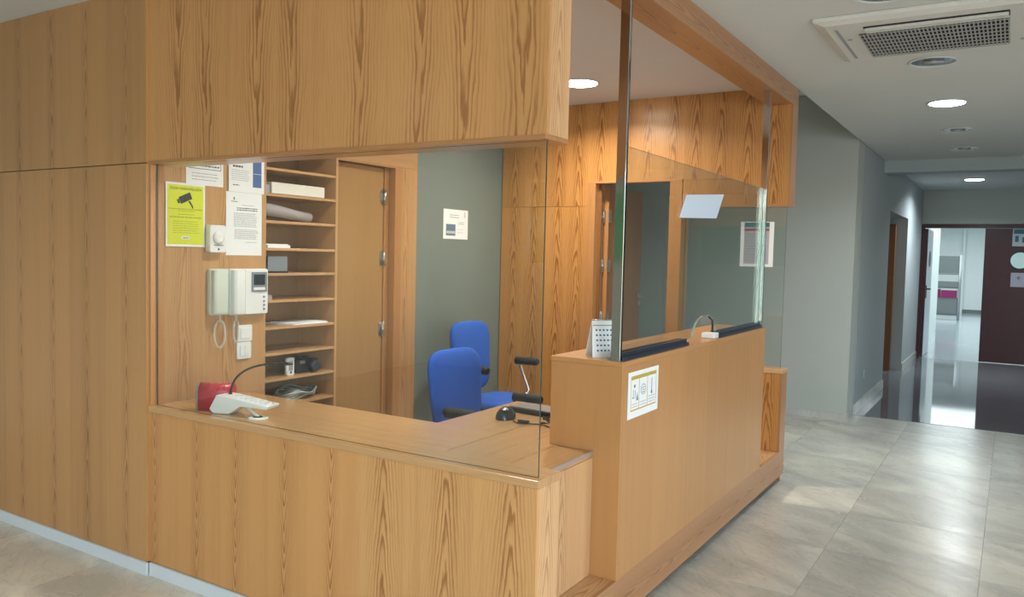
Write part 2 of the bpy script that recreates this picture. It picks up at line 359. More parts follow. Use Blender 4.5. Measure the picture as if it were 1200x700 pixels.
# ================================================================ low reception counter
rc = T('reception_counter', 'low wooden reception counter front with ledge, under the large front glass', 'counter', (-2.43, 2.44, 0))
lc = [-3.47, -3.156, -2.89, -2.58, -2.31, -2.03, -1.73, -1.45]
le = [-3.52] + [(a + b) / 2 for a, b in zip(lc, lc[1:])] + [-1.345]
for i, c_ in enumerate(lc):
    bx('front_panel', 'wood_v' if i < 5 else 'wood_a', le[i], le[i + 1], YF, YF + .015, .064, .80, rc, u0=c_)
bx('side_panel', 'wood_side', -1.36, -1.345, YF + .0151, 2.515, .02, .80, rc, u0=2.44)
bx('carcass', 'wood_brown', -3.50, -1.361, YF + .016, 2.51, 0, .799, rc)
bx('ledge_board', 'wood_top', -3.515, -1.339, YF - .006, 2.522, .801, .83, rc, grain='x', u0=2.44, bev=.002)

# plinth
pl = T('platform', 'wooden platform step under the counters, edge floating above the marble floor', 'platform', (-1.6, 4.2, 0))
bx('kick_board', 'wood_beam', XO - .018, XO, 2.5155, 5.99, .055, .238, pl, grain='y', u0=.13)
bx('platform_top', 'wood_side', -1.70, XO - .0181, 2.5155, 5.835, .20, .238, pl, grain='y', u0=-1.42)
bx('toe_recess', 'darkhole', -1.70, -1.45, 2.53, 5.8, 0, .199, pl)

# desk
dk = T('desk', 'light wooden L-shaped desk surface behind the front ledge', 'desk', (-2.5, 2.9, 0))
bx('desktop', 'wood_top', XL + .002, -1.975, 2.523, 3.11, .748, .776, dk, grain='x', u0=2.8)
bx('desktop', 'wood_top', -1.969, -1.665, 2.523, 3.85, .748, .776, dk, grain='y', u0=-1.8)
bx('joint_strip', 'wood_frame', -1.6645, -1.645, 2.523, 3.06, .748, .776, dk, grain='y', u0=-1.6)
bx('joint_strip', 'wood_brown', -1.9745, -1.9695, 2.523, 3.85, .748, .7755, dk, grain='y')
bx('desktop', 'wood_top', -1.6445, XD - .004, 2.523, 3.06, .748, .776, dk, grain='y', u0=-1.5)
bx('desktop', 'wood_top', -2.34, -1.975, 3.1105, 3.85, .748, .776, dk, grain='y', u0=-2.1)
bx('edge_band', 'door_pale', XD - .0035, XD + .001, 2.523, 3.063, .760, .776, dk)
bx('side_panel', 'wood_side', XD - .02, XD, 2.523, 2.775, .24, .7475, dk, u0=2.66)
bx('side_panel', 'wood_side', XD - .02, XD, 2.777, 3.063, .24, .7475, dk, u0=2.80)
bx('support_panel', 'wood_plain', -2.30, -2.28, 2.55, 3.8, .0, .7475, dk)
bx('support_panel', 'wood_plain', -3.72, -2.30, 2.53, 2.55, .0, .7475, dk)

# tall counter
tc_ = T('high_counter', 'tall wooden service counter at the side carrying the two steel posts', 'counter', (-1.52, 4.2, .238))
bx('end_panel', 'wood_tall', -1.69, XO - .0005, YT0, YT0 + .018, .2385, 1.143, tc_, u0=-1.5)
ys = [YT0 + .0185, 3.44, 3.82, 4.2, 4.58, 4.96, YT1]
for a, b in zip(ys, ys[1:]):
    bx('side_panel', 'wood_tall', XO - .018, XO, a + .0004, b - .0004, .2385, 1.143, tc_, u0=a + .1)
bx('far_end_panel', 'wood_tall', -1.69, XO - .019, YT1 - .018, YT1, .2385, 1.143, tc_)
bx('rear_panel', 'wood_tall', -1.69, -1.672, YT0 + .0185, YT1 - .0185, .2385, 1.143, tc_)
bx('counter_top', 'wood_tall', -1.695, XO + .001, YT0 - .001, YT1 + .001, 1.1435, 1.165, tc_, grain='y', u0=-1.6, bev=.0015)

# low counter at the far end
lo = T('low_counter', 'low wooden counter end under the narrow glass at the far side', 'counter', (-1.74, 5.92, 0))
bx('front_panel', 'wood_in', -2.13, XO - .018, YB, YB + .016, .2385, .80, lo, u0=-1.45)
bx('side_panel', 'wood_beam', XO - .0175, XO, YB, 5.99, .2385, .80, lo)
bx('ledge', 'wood_side', -2.13, XO + .002, YB - .004, 5.995, .801, .828, lo, grain='x', u0=5.9)
bx('rear_panel', 'wood_in', -2.13, XO - .018, 5.97, 5.99, .0, .80, lo)

# ================================================================ booth left wall (papers wall, shelf niche, door)
wl = ST('wall_left', 'inner left wall of the booth clad in wood, notices and intercoms on it', 'wall')
bx('cladding', 'wood_low', XL - .02, XL, 2.44, 2.84, 0, CZ, wl, u0=2.72)
bx('cladding', 'wood_low', XL - .02, XL, 2.8403, 3.262, 0, CZ, wl, u0=2.99)
bx('header_panel', 'wood_shelf', XL - .02, XL, 3.262, 3.862, 2.36, CZ, wl)
bx('header_panel', 'wood_low', XL - .02, XL, 3.862, 4.68, 2.205, CZ, wl, grain='y', u0=2.5)
bx('side_cladding', 'wood_low', XL - .02, XL, 4.505, 4.68, 0, 2.2035, wl, u0=4.55)
bx('painted_section', 'wall_dark', XL - .03, XL - .008, 4.68, YB + .02, 0, CZ, wl)
bx('backing', 'wall_dark', XL - .46, XL - .44, 2.4, 6.0, 0, CZ, wl)

# shelf unit
ZS = [.815, .972, 1.129, 1.289, 1.450, 1.6, 1.759, 1.937, 2.071]
su = T('shelf_unit', 'open wooden pigeon-hole shelf unit built into the left booth wall', 'shelf', (XL - .17, 3.56, .6))
bx('side_panel', 'wood_shelf', XL - .34, XL + .001, 3.262, 3.272, .5, 2.355, su)
bx('side_panel', 'wood_shelf', XL - .34, XL + .003, 3.842, 3.862, .0, 2.355, su)
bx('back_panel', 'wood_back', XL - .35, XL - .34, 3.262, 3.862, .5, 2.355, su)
SZ = [.655, .815, .972, 1.129, 1.289, 1.450, 1.600, 1.759, 1.919, 2.071, 2.23]
SZ = [1.6 + (z - 1.6) * 1.064 for z in (.706, .858, 1.006, 1.154, 1.306, 1.458, 1.599, 1.752, 1.902, 2.046, 2.19)]
for z in SZ: bx('shelf', 'wood_shelf', XL - .34, XL, 3.272, 3.842, z - .008, z + .008, su, grain='y', bev=.001)

# door 1 (closed, in left wall)
d1 = ST('door_1', 'closed dark-shaded wooden door beside the pigeon-hole shelves', 'door')
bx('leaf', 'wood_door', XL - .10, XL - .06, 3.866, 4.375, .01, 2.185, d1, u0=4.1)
for y0, y1, xx in ((4.379, 4.425, XL - .05), (4.43, 4.505, XL + .004)):
    bx('casing', 'wood_frame', XL - .12, xx, y0, y1, 0, 2.19, d1, u0=y0)
bx('casing_head', 'wood_frame', XL - .12, XL + .004, 3.8625, 4.505, 2.1903, 2.2045, d1, grain='y', u0=2.2)
for z in (1.985, 1.553, 1.05):
    b = B().cyl((XL - .048, 4.378, z - .055), (XL - .048, 4.378, z + .055), .009, 10).box(XL - .062, XL - .057, 4.345, 4.378, z - .05, z + .05)
    b.done('hinge', 'steel', d1)

# booth back wall
wb = ST('wall_back', 'back wall of the booth clad in orange wood veneer', 'wall')
bc = [-3.62, -3.42, -3.2, -3.02]; be = [XL, -3.52, -3.31, -3.10, -2.935]
for i, c_ in enumerate(bc):
    for z0, z1 in ((0, 2.002), (2.0045, CZ)):
        bx('veneer_panel', 'wood_in', be[i], be[i + 1], YB, YB + .018, z0, z1, wb, u0=c_)
cc = [-2.82, -2.62, -2.42, -2.22, -2.05, -1.86, -1.66, -1.47]
ce = [-2.935] + [(a + b) / 2 for a, b in zip(cc, cc[1:])] + [XO - .012]
for i, c_ in enumerate(cc):
    z0 = 2.2005 if ce[i] < -2.13 - .05 and ce[i + 1] < -2.1 else 2.003
    bx('veneer_panel', 'wood_in', ce[i], ce[i + 1], YB, YB + .018, 2.2005 if i < 4 else 2.003, CZ, wb, u0=c_)
bx('cladding_end', 'wood_beam', XO - .0118, XO, YB, 5.99, 1.985, 2.6935, wb)
bx('cladding_soffit', 'wood_frame', -2.1375, XO - .012, YB - .003, 5.99, 1.985, 2.0028, wb, grain='x')
bx('core', 'wall_dark', XL - .1, -2.945, YB + .0185, 5.99, 0, CZ, wb)
bx('core', 'wall_dark', -2.945, -1.38, YB + .0185, 5.99, 2.22, CZ, wb)
# door 2 (open)
d2 = ST('door_2', 'wooden doorway in the back wall with its leaf swung open', 'door')
bx('jamb', 'wood_frame', -2.935, -2.86, YB - .006, 6.0, 0, 2.183, d2, u0=-2.9)
bx('jamb', 'wood_frame', -2.235, -2.1385, YB - .006, 6.0, 0, 2.183, d2, u0=-2.2)
bx('head', 'wood_frame', -2.935, -2.1385, YB - .006, 6.0, 2.184, 2.2, d2, grain='x', u0=6)
bx('stop_bead', 'wood_brown', -2.86, -2.835, 5.90, 5.915, 0, 2.183, d2)
lf = bx('leaf', 'wood_brown', -2.857, -2.817, 6.005, 6.70, .01, 2.17, d2)
bx('leaf_edge', 'wood_frame', -2.8575, -2.8165, 6.0015, 6.005, .01, 2.17, d2)
B().cyl((-2.817, 6.64, 1.27), (-2.80, 6.64, 1.27), .022, 12).cyl((-2.80, 6.64, 1.27), (-2.765, 6.64, 1.27), .01, 8).tube([(-2.765, 6.645, 1.27), (-2.765, 6.54, 1.27)], .009, 8).lathe([(.018, 0), (.018, .02)], (-2.817, 6.64, 1.2), 12, 'x').done('handle', 'steel', d2)
for z in (1.93, 1.53, 1.10):
    B().cyl((-2.853, 5.985, z - .055), (-2.853, 5.985, z + .055), .011, 10).box(-2.8598, -2.855, 5.93, 5.985, z - .05, z + .05).box(-2.8165, -2.812, 6.0, 6.05, z - .05, z + .05).done('hinge', 'steel', d2)

# ================================================================ ceilings
cl = ST('ceiling', 'flat off-white plaster ceiling of the hall and corridor', 'ceiling')
bx('hall_ceiling', 'ceiling', -7.2, 4.1, -4.6, 2.349, CZ, 2.9, cl)
bx('hall_ceiling', 'ceiling', XO, 4.1, 2.349, 10.55, CZ, 2.9, cl)
bx('booth_ceiling', 'ceiling_in', XL - .5, XO, 2.349, 6.0, CZ, 2.9, cl)
bx('corridor_beam', 'wall_corr', XO - .005, 4.1, 10.55, 10.85, 2.68, 2.9, cl)
bx('corridor_ceiling', 'ceiling', XO - .005, 4.1, 10.85, 15.5, 2.85, 2.95, cl)
bx('side_void_ceiling', 'ceiling', -5.1, -1.2, 5.8, 9.1, 3.3, 3.36, cl)
bx('ceiling_step', 'wall_grey', XO + .0005, XO + .03, 5.8, 9.1, 2.8205, 3.2995, cl)
bx('ceiling_step', 'wall_grey', -5.1, XO, 6.0, 6.03, 2.905, 3.2995, cl)
bx('corridor_slab', 'ceiling', -3.4, XO - .0055, 9.02, 15.6, 2.84, 2.96, cl)
bx('roof_slab', 'ceiling', -7.4, 4.2, -4.7, 15.6, 3.4, 3.5, cl)
bx('roof_edge', 'ceiling', -7.4, -7.3, -4.7, 15.6, 0, 3.4, cl)

# ================================================================ grey wall, corridor walls
wr = ST('wall_middle', 'pale grey-green painted wall behind the booth, its edge at the corridor', 'wall')
bx('painted_face', 'wall_grey', -5.0, -1.36, 8.66, 9.02, 0, 3.3, wr)
bx('outer_side', 'wall_grey', -5.0, -4.9, 5.9, 8.66, 0, 3.3, wr)
struct(bx('baseboard_middle', 'skirting', -4.9, -1.352, 8.648, 8.66, 0, .065), 'low marble skirting at the foot of the grey-green wall', 'baseboard')
wc = ST('wall_corridor', 'bluish grey left wall of the corridor with a recessed doorway', 'wall')
bx('joint_strip', 'darkhole', -1.50, -1.372, 9.02, 9.04, 0, CZ, wc, label='dark vertical expansion joint')
bx('painted_face', 'wall_corr', -1.56, -1.36, 9.04, 11.25, 0, CZ, wc)
bx('painted_face', 'wall_corr', -1.60, -1.36, 13.3, 15.4, 0, 2.85, wc)
bx('lintel', 'wall_corr', -1.60, -1.36, 11.25, 13.3, 2.27, 2.85, wc)
bx('recess_side', 'wall_corr', -1.62, -1.60, 13.3, 13.4, 0, 2.27, wc)
bx('recess_back', 'wall_dark', -1.9, -1.85, 11.0, 13.6, 0, 2.4, wc)
d4 = ST('door_3', 'brown wooden door frame set in the corridor recess', 'door')
bx('frame_post', 'wood_brown', -1.60, -1.505, 13.16, 13.295, 0, 2.19, d4)
bx('leaf', 'wood_brown', -1.75, -1.71, 11.3, 13.29, 0, 2.19, d4)
bb = ST('baseboard_corridor', 'tall marble skirting along the corridor wall', 'baseboard')
bx('skirting_piece', 'skirting', -1.36, -1.345, 9.05, 11.25, 0, .11, bb)
bx('skirting_piece', 'skirting', -1.36, -1.345, 13.3, 15.38, 0, .11, bb)
tag(B(lambda a, b, c: (-1.36 + c, a, b)).rbox(9.62, 9.71, .32, .41, 0, .012, .01).done('wall_socket', 'wall_corr'), 'small grey wall socket low on the corridor wall', 'socket')
# end wall with maroon doors
we = ST('wall_end', 'grey wall at the end of the corridor above the maroon doors', 'wall')
bx('painted_face', 'wall_grey', -1.6, 3.2, 15.42, 15.55, 2.29, 2.9, we)
bx('painted_face', 'wall_grey', 1.05, 3.2, 15.42, 15.55, 0, 2.29, we)
bx('painted_face', 'wall_grey', -2.0, -1.42, 15.42, 15.55, 0, 2.29, we)
d5 = ST('door_4', 'maroon double door at the corridor end, left leaf open', 'door')
bx('frame_post', 'maroon', -1.42, -1.31, 15.39, 15.55, 0, 2.285, d5)
bx('frame_post', 'maroon', .95, 1.05, 15.39, 15.55, 0, 2.285, d5)
bx('frame_head', 'maroon', -1.31, .95, 15.39, 15.55, 2.22, 2.285, d5)
lfr = B()
N = 28; cx, cz, R = .085, 1.70, .135
# right leaf with round porthole cut
x0, x1, z0, z1, ya, yb = -.42, .95, .01, 2.215, 15.44, 15.48
hole = [(cx + R * math.cos(2 * PI * i / N), cz + R * math.sin(2 * PI * i / N)) for i in range(N)]
def outer(i):
    t = 2 * PI * i / N; c_, s_ = math.cos(t), math.sin(t)
    k = min((x1 - cx) / c_ if c_ > 1e-6 else (x0 - cx) / c_ if c_ < -1e-6 else 1e9, (z1 - cz) / s_ if s_ > 1e-6 else (z0 - cz) / s_ if s_ < -1e-6 else 1e9)
    return (cx + k * c_, cz + k * s_)
def plate(b, hole, outs, ya, yb):
    A = [[b.v((p[0], y, p[1])) for p in L] for y in (ya, yb) for L in (hole, outs)]
    n = len(hole)
    for i in range(n):
        j = (i + 1) % n
        b.face([A[0][i], A[1][i], A[1][j], A[0][j]]); b.face([A[2][i], A[2][j], A[3][j], A[3][i]])
        b.face([A[0][i], A[0][j], A[2][j], A[2][i]]); b.face([A[1][i], A[3][i], A[3][j], A[1][j]])
outs = [outer(i) for i in range(N)]
for (X_, Z_) in ((x0, z0), (x1, z0), (x0, z1), (x1, z1)):
    k = min(range(N), key=lambda i: (outs[i][0] - X_) ** 2 + (outs[i][1] - Z_) ** 2); outs[k] = (X_, Z_)
plate(lfr, hole, outs, ya, yb); rl = lfr.done('door_leaf', 'maroon', d5)
B().lathe([(R, 0), (R, .006)], (cx, 15.455, cz), 28, 'y').done('porthole', 'porthole_lit', rl)
b = B(); ring_in = [(cx + (R - .004) * math.cos(2 * PI * i / N), cz + (R - .004) * math.sin(2 * PI * i / N)) for i in range(N)]; ring_out = [(cx + (R + .02) * math.cos(2 * PI * i / N), cz + (R + .02) * math.sin(2 * PI * i / N)) for i in range(N)]
plate(b, ring_in, ring_out, 15.43, 15.44); b.done('porthole_ring', 'black', rl)
# left leaf, opened into the far room
ll = bx('door_leaf', 'leaf', -1.305, -1.262, 15.47, 16.55, .01, 2.21, d5, label='open leaf, side toward the corridor coloured pale for the light on it')  # pale colour stands for light reflected on this leaf of the maroon door
bx('leaf_edge', 'maroon', -1.307, -1.260, 15.455, 15.4695, .01, 2.21, ll)
B().lathe([(.14, 0), (.14, .008)], (-1.262, 16.0, 1.70), 28, 'x').done('porthole', 'black', ll)
B().tube([(-1.262, 15.55, 1.18), (-1.21, 15.55, 1.18), (-1.205, 15.68, 1.18)], .014, 8).box(-1.262, -1.25, 15.52, 15.58, 1.02, 1.24).done('handle', 'black', ll)
f = lambda a, b, c: (a, 15.44 - c, b)
tag(B(f).box(-.035, .26, 1.93, 2.24, .001, .004).done('door_poster', 'grey_poster'), 'pale poster with dark blue print on the maroon door above the porthole', 'poster')
q = bpy.data.objects['door_poster']; B(f).box(-.02, .24, 2.13, 2.2, .0041, .005).box(0.0, .05, 2.0, 2.1, .0041, .005).box(.1, .2, 1.99, 2.08, .0041, .005).done('print', 'teal_print', q)
q = tag(B(f).box(-.03, .20, 1.27, 1.5, .001, .004).done('door_notice', 'lilac'), 'small grey notice on the maroon door below the porthole', 'notice')
B(f).box(.04, .12, 1.40, 1.43, .0041, .005).box(.07, .09, 1.37, 1.46, .0041, .005).done('print', 'inkg', q)

# far room
wfr = ST('wall_far', 'bright white walls of the room beyond the open maroon door', 'wall')
bx('end_face', 'wall_white', -6.0, 3.2, 31.0, 31.1, 0, 3.2, wfr)
bx('side_face', 'wall_white', -2.2, -2.1, 15.55, 19.5, 0, 3.2, wfr)
bx('side_face', 'wall_white', -6.1, -6.0, 19.5, 31.1, 0, 3.2, wfr)
bx('side_face', 'wall_white', 3.2, 3.3, 15.55, 31.1, 0, 3.2, wfr)
bx('pier', 'wall_white', -2.2, -1.56, 19.5, 22.4, 0, 3.2, wfr)
bx('room_ceiling', 'wall_white', -6.1, 3.3, 15.55, 31.1, 3.0, 3.2, wfr)
bx('rear_face', 'wall_white', -6.1, -2.2, 19.4, 19.5, 0, 3.2, wfr)
bx('skirting', 'rack', -6, 3.2, 30.98, 31.0, 0, .12, wfr)
bx('pipe', 'white', -1.46, -1.40, 30.9, 30.96, 0, 3.2, wfr)
rk = T('metal_rack', 'grey metal shelf rack in the bright far room', 'rack', (-1.5, 26.7, 0))
RY0, RY1 = 26.5, 26.95
for x, y in ((-2.0, RY0), (-1.30, RY0), (-2.0, RY1), (-1.30, RY1)): B().cyl((x, y, 0), (x, y, 1.9), .025, 8).done('post', 'alu', rk)
for z in (.14, .92, 1.32): bx('rack_shelf', 'rack', -2.0, -1.3, RY0, RY1, z, z + .03, rk)
for k, (z0, z1, lab) in enumerate(((.18, .62, 'grey storage box on the lowest rack shelf'), (.96, 1.12, 'flat grey box on the middle rack shelf'), (1.36, 1.86, 'tall grey box on top of the metal rack'))):
    tag(bx('storage_box', 'rack', -1.98, -1.32, RY0 + .01, RY1 - .02, z0, z1), lab, 'box', 'grey boxes on the metal rack')
bx('rack_shelf', 'rack', -2.0, -1.3, RY0, RY1, .625, .645, rk)
tag(bx('magenta_crate', 'magenta', -1.76, -1.36, RY0 + .02, RY1 - .04, .65, .86), 'larger magenta plastic crate on the metal rack', 'crate', 'magenta crates')
tag(bx('magenta_crate', 'magenta', -1.98, -1.79, RY0 + .02, RY1 - .04, .65, .89), 'smaller magenta crate on the rack, left of the larger one', 'crate', 'magenta crates')

# ================================================================ rest of the hall (behind and right of the camera)
ww = ST('wall_right', 'grey right wall of the hall with glazed openings', 'wall')
for y0, y1, z0, z1 in ((-4.6, -3.2, 0, CZ), (.8, 3.6, 0, CZ), (7.2, 9.1, 0, CZ), (-3.2, .8, 0, .3), (-3.2, .8, 2.65, CZ), (3.6, 7.2, 0, .35), (3.6, 7.2, 2.6, CZ)):
    bx('wall_piece', 'wall_grey', 4.0, 4.1, y0, y1, z0, z1, ww)
bx('wall_piece', 'wall_grey', 3.2, 4.1, 9.1, 9.2, 0, CZ, ww); bx('wall_piece', 'wall_grey', 3.2, 3.3, 9.2, 15.5, 0, 2.95, ww)
wbk = ST('wall_rear', 'rear wall of the hall with high windows onto greenery', 'wall')
for x0, x1, z0, z1 in ((-7.2, -5.6, 0, CZ), (-3.6, -.4, 0, CZ), (2.8, 4.1, 0, CZ), (-5.6, -3.6, 0, 1.45), (-5.6, -3.6, 2.62, CZ), (-.4, 2.8, 0, .35), (-.4, 2.8, 2.7, CZ)):
    bx('wall_piece', 'wall_grey', x0, x1, -4.6, -4.5, z0, z1, wbk)
ws = ST('wall_side', 'left side wall of the entrance hall', 'wall'); bx('wall_piece', 'wall_grey', -7.3, -7.2, -4.6, 2.5, 0, CZ, ws)
for n_, (x0, x1, z0, z1) in enumerate(((-5.6, -3.6, 1.45, 2.62), (-.4, 2.8, .35, 2.7))):
    w_ = ST('window_%d' % (n_ + 1), ['high window onto the hedge', 'wide glazed entrance opening'][n_], 'window')
    for a, b_, c_, d_ in ((x0, x0 + .05, z0, z1), (x1 - .05, x1, z0, z1), (x0 + .05, x1 - .05, z0, z0 + .05), (x0 + .05, x1 - .05, z1 - .05, z1), ((x0 + x1) / 2 - .03, (x0 + x1) / 2 + .03, z0 + .05, z1 - .05)):
        bx('frame_bar', 'frame_w', a, b_, -4.58, -4.52, c_, d_, w_)
random.seed(9)
b = B()
for k in range(420):
    x = random.uniform(-9, 4); z = random.uniform(0, 5.2); y = -9 + random.uniform(-.6, .6); s = random.uniform(.15, .4)
    c_ = Vector((x, y, z)); n1 = Vector((random.uniform(-1, 1), random.uniform(-1, 1), random.uniform(-1, 1))).normalized(); n2 = n1.orthogonal().normalized()
    b.face([b.v(c_ + n1 * s), b.v(c_ + n2 * s * .6), b.v(c_ - n1 * s), b.v(c_ - n2 * s * .6)])
b.box(-9, 4, -9.4, -9.2, 0, 4.6)
hd = b.done('hedge', 'foliage', fix=False); hd['kind'] = 'stuff'; tag(hd, 'leafy green hedge outside the hall windows', 'hedge')
lw = bx('lawn', 'grass', -12, 12, -14, -4.7, -.3, -.1); lw['kind'] = 'structure'; lw['label'] = 'grass outside'; lw['category'] = 'ground'

# ================================================================ glass screens and posts
def pane(name, frame, pts, d0, d1, mats, label, rest):
    """pts outline in (a,b); faces perpendicular to d get glass, rim gets the cut-edge material"""
    t = T(name, label, 'glass screen', rest)
    b = B(frame); b.prism(pts, d0, d1)
    b.bm.faces.ensure_lookup_table()
    for i, f_ in enumerate(b.bm.faces): f_.material_index = 0 if i < 2 else 1
    b.done('pane', mats, t); return t
pf = pane('front_glass_screen', lambda a, b, c: (a, c, b), [(-3.50, .8305), (-1.361, .8305), (-1.361, 1.9895), (-3.50, 1.9895)], 2.392, 2.400, ['glass', 'glass_edge'], 'large frameless front glass pane standing on the reception ledge', (-2.43, 2.396, .83))
arc = [(4.43, 1.192)] + [(4.235 + .19 * math.cos(t), 1.20 + .10 * math.sin(t)) for t in [PI * i / 14 for i in range(15)]] + [(4.04, 1.192)]
pts = [(3.098, 1.192), (4.04, 1.192)] + arc[::-1][1:-1] + [(4.43, 1.192), (5.29, 1.192), (5.29, 2.066), (3.098, 2.066)]
ps = T('side_glass_screen', 'frameless glass pane between the two steel posts above the tall counter', 'glass screen', (-1.4, 4.2, 1.165))
b = B(lambda a, b, c: (c, a, b)); b.prism(pts, -1.404, -1.396)
for i, f_ in enumerate(b.bm.faces): f_.material_index = 0 if i < 2 else 1
b.done('pane', ['glass_r', 'glass_edge_l'], ps)
for y0, y1 in ((3.098, 3.90), (4.405, 5.29)):
    b = B().box(-1.425, -1.408, y0, y1, 1.1655, 1.198).box(-1.3955, -1.378, y0, y1 , 1.1655, 1.198).box(-1.378, -1.366, y0, y1, 1.1655, 1.182)
    b.done('rail', 'navy', ps)
    bx('rail_lip', 'alu', -1.440, -1.4255, y0, y1, 1.1655, 1.176, ps)
pb = pane('rear_glass_screen', lambda a, b, c: (a, c, b), [(-2.13, .829), (XO - .03, .829), (XO - .03, 1.984), (-2.13, 1.984)], 5.905, 5.913, ['glass_r', 'glass_edge'], 'narrow frameless glass pane at the far end above the low counter end', (-1.75, 5.91, .83))
for k, (y, lab) in enumerate(((3.075, 'nearer polished steel post at the front corner of the tall counter'), (5.297, 'farther polished steel post at the far end of the tall counter'))):
    t = T('steel_post', lab, 'post', (-1.394, y + .01, 1.165), group=None)
    bx('shaft', 'mirror', -1.415, -1.373, y, y + .014, 1.166, 2.693, t, bev=.0012)
    bx('edge_gasket', 'dark_edge', -1.4145, -1.3735, y + .0143, y + .021, 1.166, 2.693, t)
    bx('base_plate', 'steel', -1.418, -1.370, y - .003, y + .022, 1.1651, 1.1665, t)

# ================================================================ lamps, AC
def downlight(x, y, z, lit, label, rad=.125, power=0, color=(1, 1, 1)):
    t = T('ceiling_downlight', label, 'ceiling lamp', (x, y, z - .01))
    N = 32
    b = B()
    prof = [(rad, 0), (rad + .012, -.001), (rad + .014, -.005), (rad + .008, -.009), (rad - .004, -.007), (rad - .006, 0)]
    rs = [[b.v((x + r_ * math.cos(2 * PI * i / N), y + r_ * math.sin(2 * PI * i / N), z + h)) for i in range(N)] for r_, h in prof]
    for A, C in zip(rs, rs[1:]):
        for i in range(N): b.face([A[i], A[(i + 1) % N], C[(i + 1) % N], C[i]], True)
    b.done('rim', 'ring', t)
    if lit:
        B().lathe([(rad - .004, -.004), (rad - .004, -.010), (rad * .6, -.020), (.001, -.023)], (x, y, z), N).done('diffuser', 'lamp_warm' if lit == 2 else 'lamp_cool', t)
        l = bpy.data.lights.new('lamp', 'AREA'); l.shape = 'DISK'; l.size = rad * 1.9; l.energy = power; l.color = color; l.spread = 2.7
        o = bpy.data.objects.new('lamp_light', l); COL.objects.link(o); o.location = (0, 0, -.018); o.parent = t
    else:
        B().lathe([(rad - .004, -.002), (rad * .8, -.0015), (.001, -.001)], (x, y, z), N).done('reflector', 'lamp_off', t)
        B().tube([(x - .05, y - .03, z - .006), (x + .06, y + .0, z - .006)], .010, 8).done('bulb', 'alu', t)
COOL = (.86, .95, 1.0)
downlight(-.483, 6.91, CZ, 1, 'brightly lit downlight in the corridor ceiling beyond the air-conditioning cassette', power=18, color=COOL)
downlight(-.54, 13.5, 2.85, 1, 'small lit downlight far down the corridor before the maroon doors', power=30, color=COOL)
downlight(-2.65, 5.11, CZ, 2, 'lit downlight in the ceiling inside the booth', power=20, color=(1.0, .88, .72))
downlight(-2.6, 3.35, CZ, 2, 'unseen downlight added in the booth ceiling to brighten the desk', power=13, color=(1.0, .94, .84))  # added lamp out of view, lifts the light on desk and booth
downlight(-4.2, -.6, CZ, 1, 'unseen fill downlight added in the rear left part of the hall ceiling', power=22, color=(1, .985, .96))  # added out of view, fills the rear hall and the left front
downlight(.6, -.8, CZ, 1, 'unseen fill downlight added in the rear right part of the hall ceiling', power=36, color=(1, .985, .96))  # second added fill lamp, unseen, brightens the hall from behind the camera
downlight(-.47, 5.49, CZ, 0, 'unlit downlight right beside the air-conditioning cassette')
downlight(-.488, 8.33, CZ, 0, 'unlit downlight just beyond the bright corridor downlight')
downlight(-.50, 9.68, CZ, 0, 'farthest unlit downlight before the ceiling beam')
downlight(-.555, 4.02, CZ, 0, 'unlit downlight at the top edge before the air-conditioning cassette')
ac = T('air_conditioning_cassette', 'off-white ceiling air-conditioning cassette with a grey grille', 'air conditioner', (-.37, 4.73, CZ))
AX0, AX1, AY0, AY1, AZ = -.92, .17, 4.28, 5.18, 2.80
b = B(); 
P0 = [(AX0, AY0), (AX1, AY0), (AX1, AY1), (AX0, AY1)]; P1 = [(AX0 + .05, AY0 + .04), (AX1 - .05, AY0 + .04), (AX1 - .05, AY1 - .04), (AX0 + .05, AY1 - .04)]
b2 = [[b.v((x, y, z)) for x, y in P] for P, z in ((P0, CZ - .0005), (P0, AZ), (P1, AZ - .018))]
for A, C in zip(b2, b2[1:]):
    for i in range(4): b.face([A[i], A[(i + 1) % 4], C[(i + 1) % 4], C[i]])
b.face(b2[2]); b.face(b2[0][::-1]); b.done('casing', 'ac', ac, bev=.004)
ZB = AZ - .018
bx('outlet_slot', 'darkhole', AX0 + .22, -.07, 4.40, 4.50, ZB - .002, ZB - .0005, ac)
bx('louvre', 'ac', AX0 + .225, -.075, 4.425, 4.445, ZB - .016, ZB - .0025, ac)
bx('louvre', 'ac', AX0 + .225, -.075, 4.46, 4.495, ZB - .012, ZB - .0025, ac)
bx('side_slot', 'inkg', AX0 + .085, AX0 + .10, 4.40, 5.05, ZB - .002, ZB - .0005, ac)
GX0, GX1, GY0, GY1 = -.735, -.075, 4.53, 5.03
bx('grille_backing', 'darkhole', GX0, GX1, GY0, GY1, ZB - .002, ZB - .0005, ac)
b = B(); nx = 36; ny = 7
for i in range(nx + 1):
    x = GX0 + (GX1 - GX0) * i / nx; b.box(x - .0035, x + .0035, GY0, GY1, ZB - .008, ZB - .0025)
b.done('grille_slats', 'ac_slat', ac)['kind'] = 'stuff'
b = B()
for j in range(ny + 1):
    y = GY0 + (GY1 - GY0) * j / ny; b.box(GX0, GX1, y - .006, y + .006, ZB - .0105, ZB - .0082)
b.done('grille_bars', 'ac_slat', ac)['kind'] = 'stuff'
for x, y in ((GX0 - .06, 4.62), (GX1 + .06, 4.98)): B().cyl((x, y, ZB - .004), (x, y, ZB), .012, 10).done('screw_cap', 'inkg', ac)
for x in (-.55, -.25): bx('catch', 'white', x, x + .05, 5.045, 5.06, ZB - .005, ZB, ac)

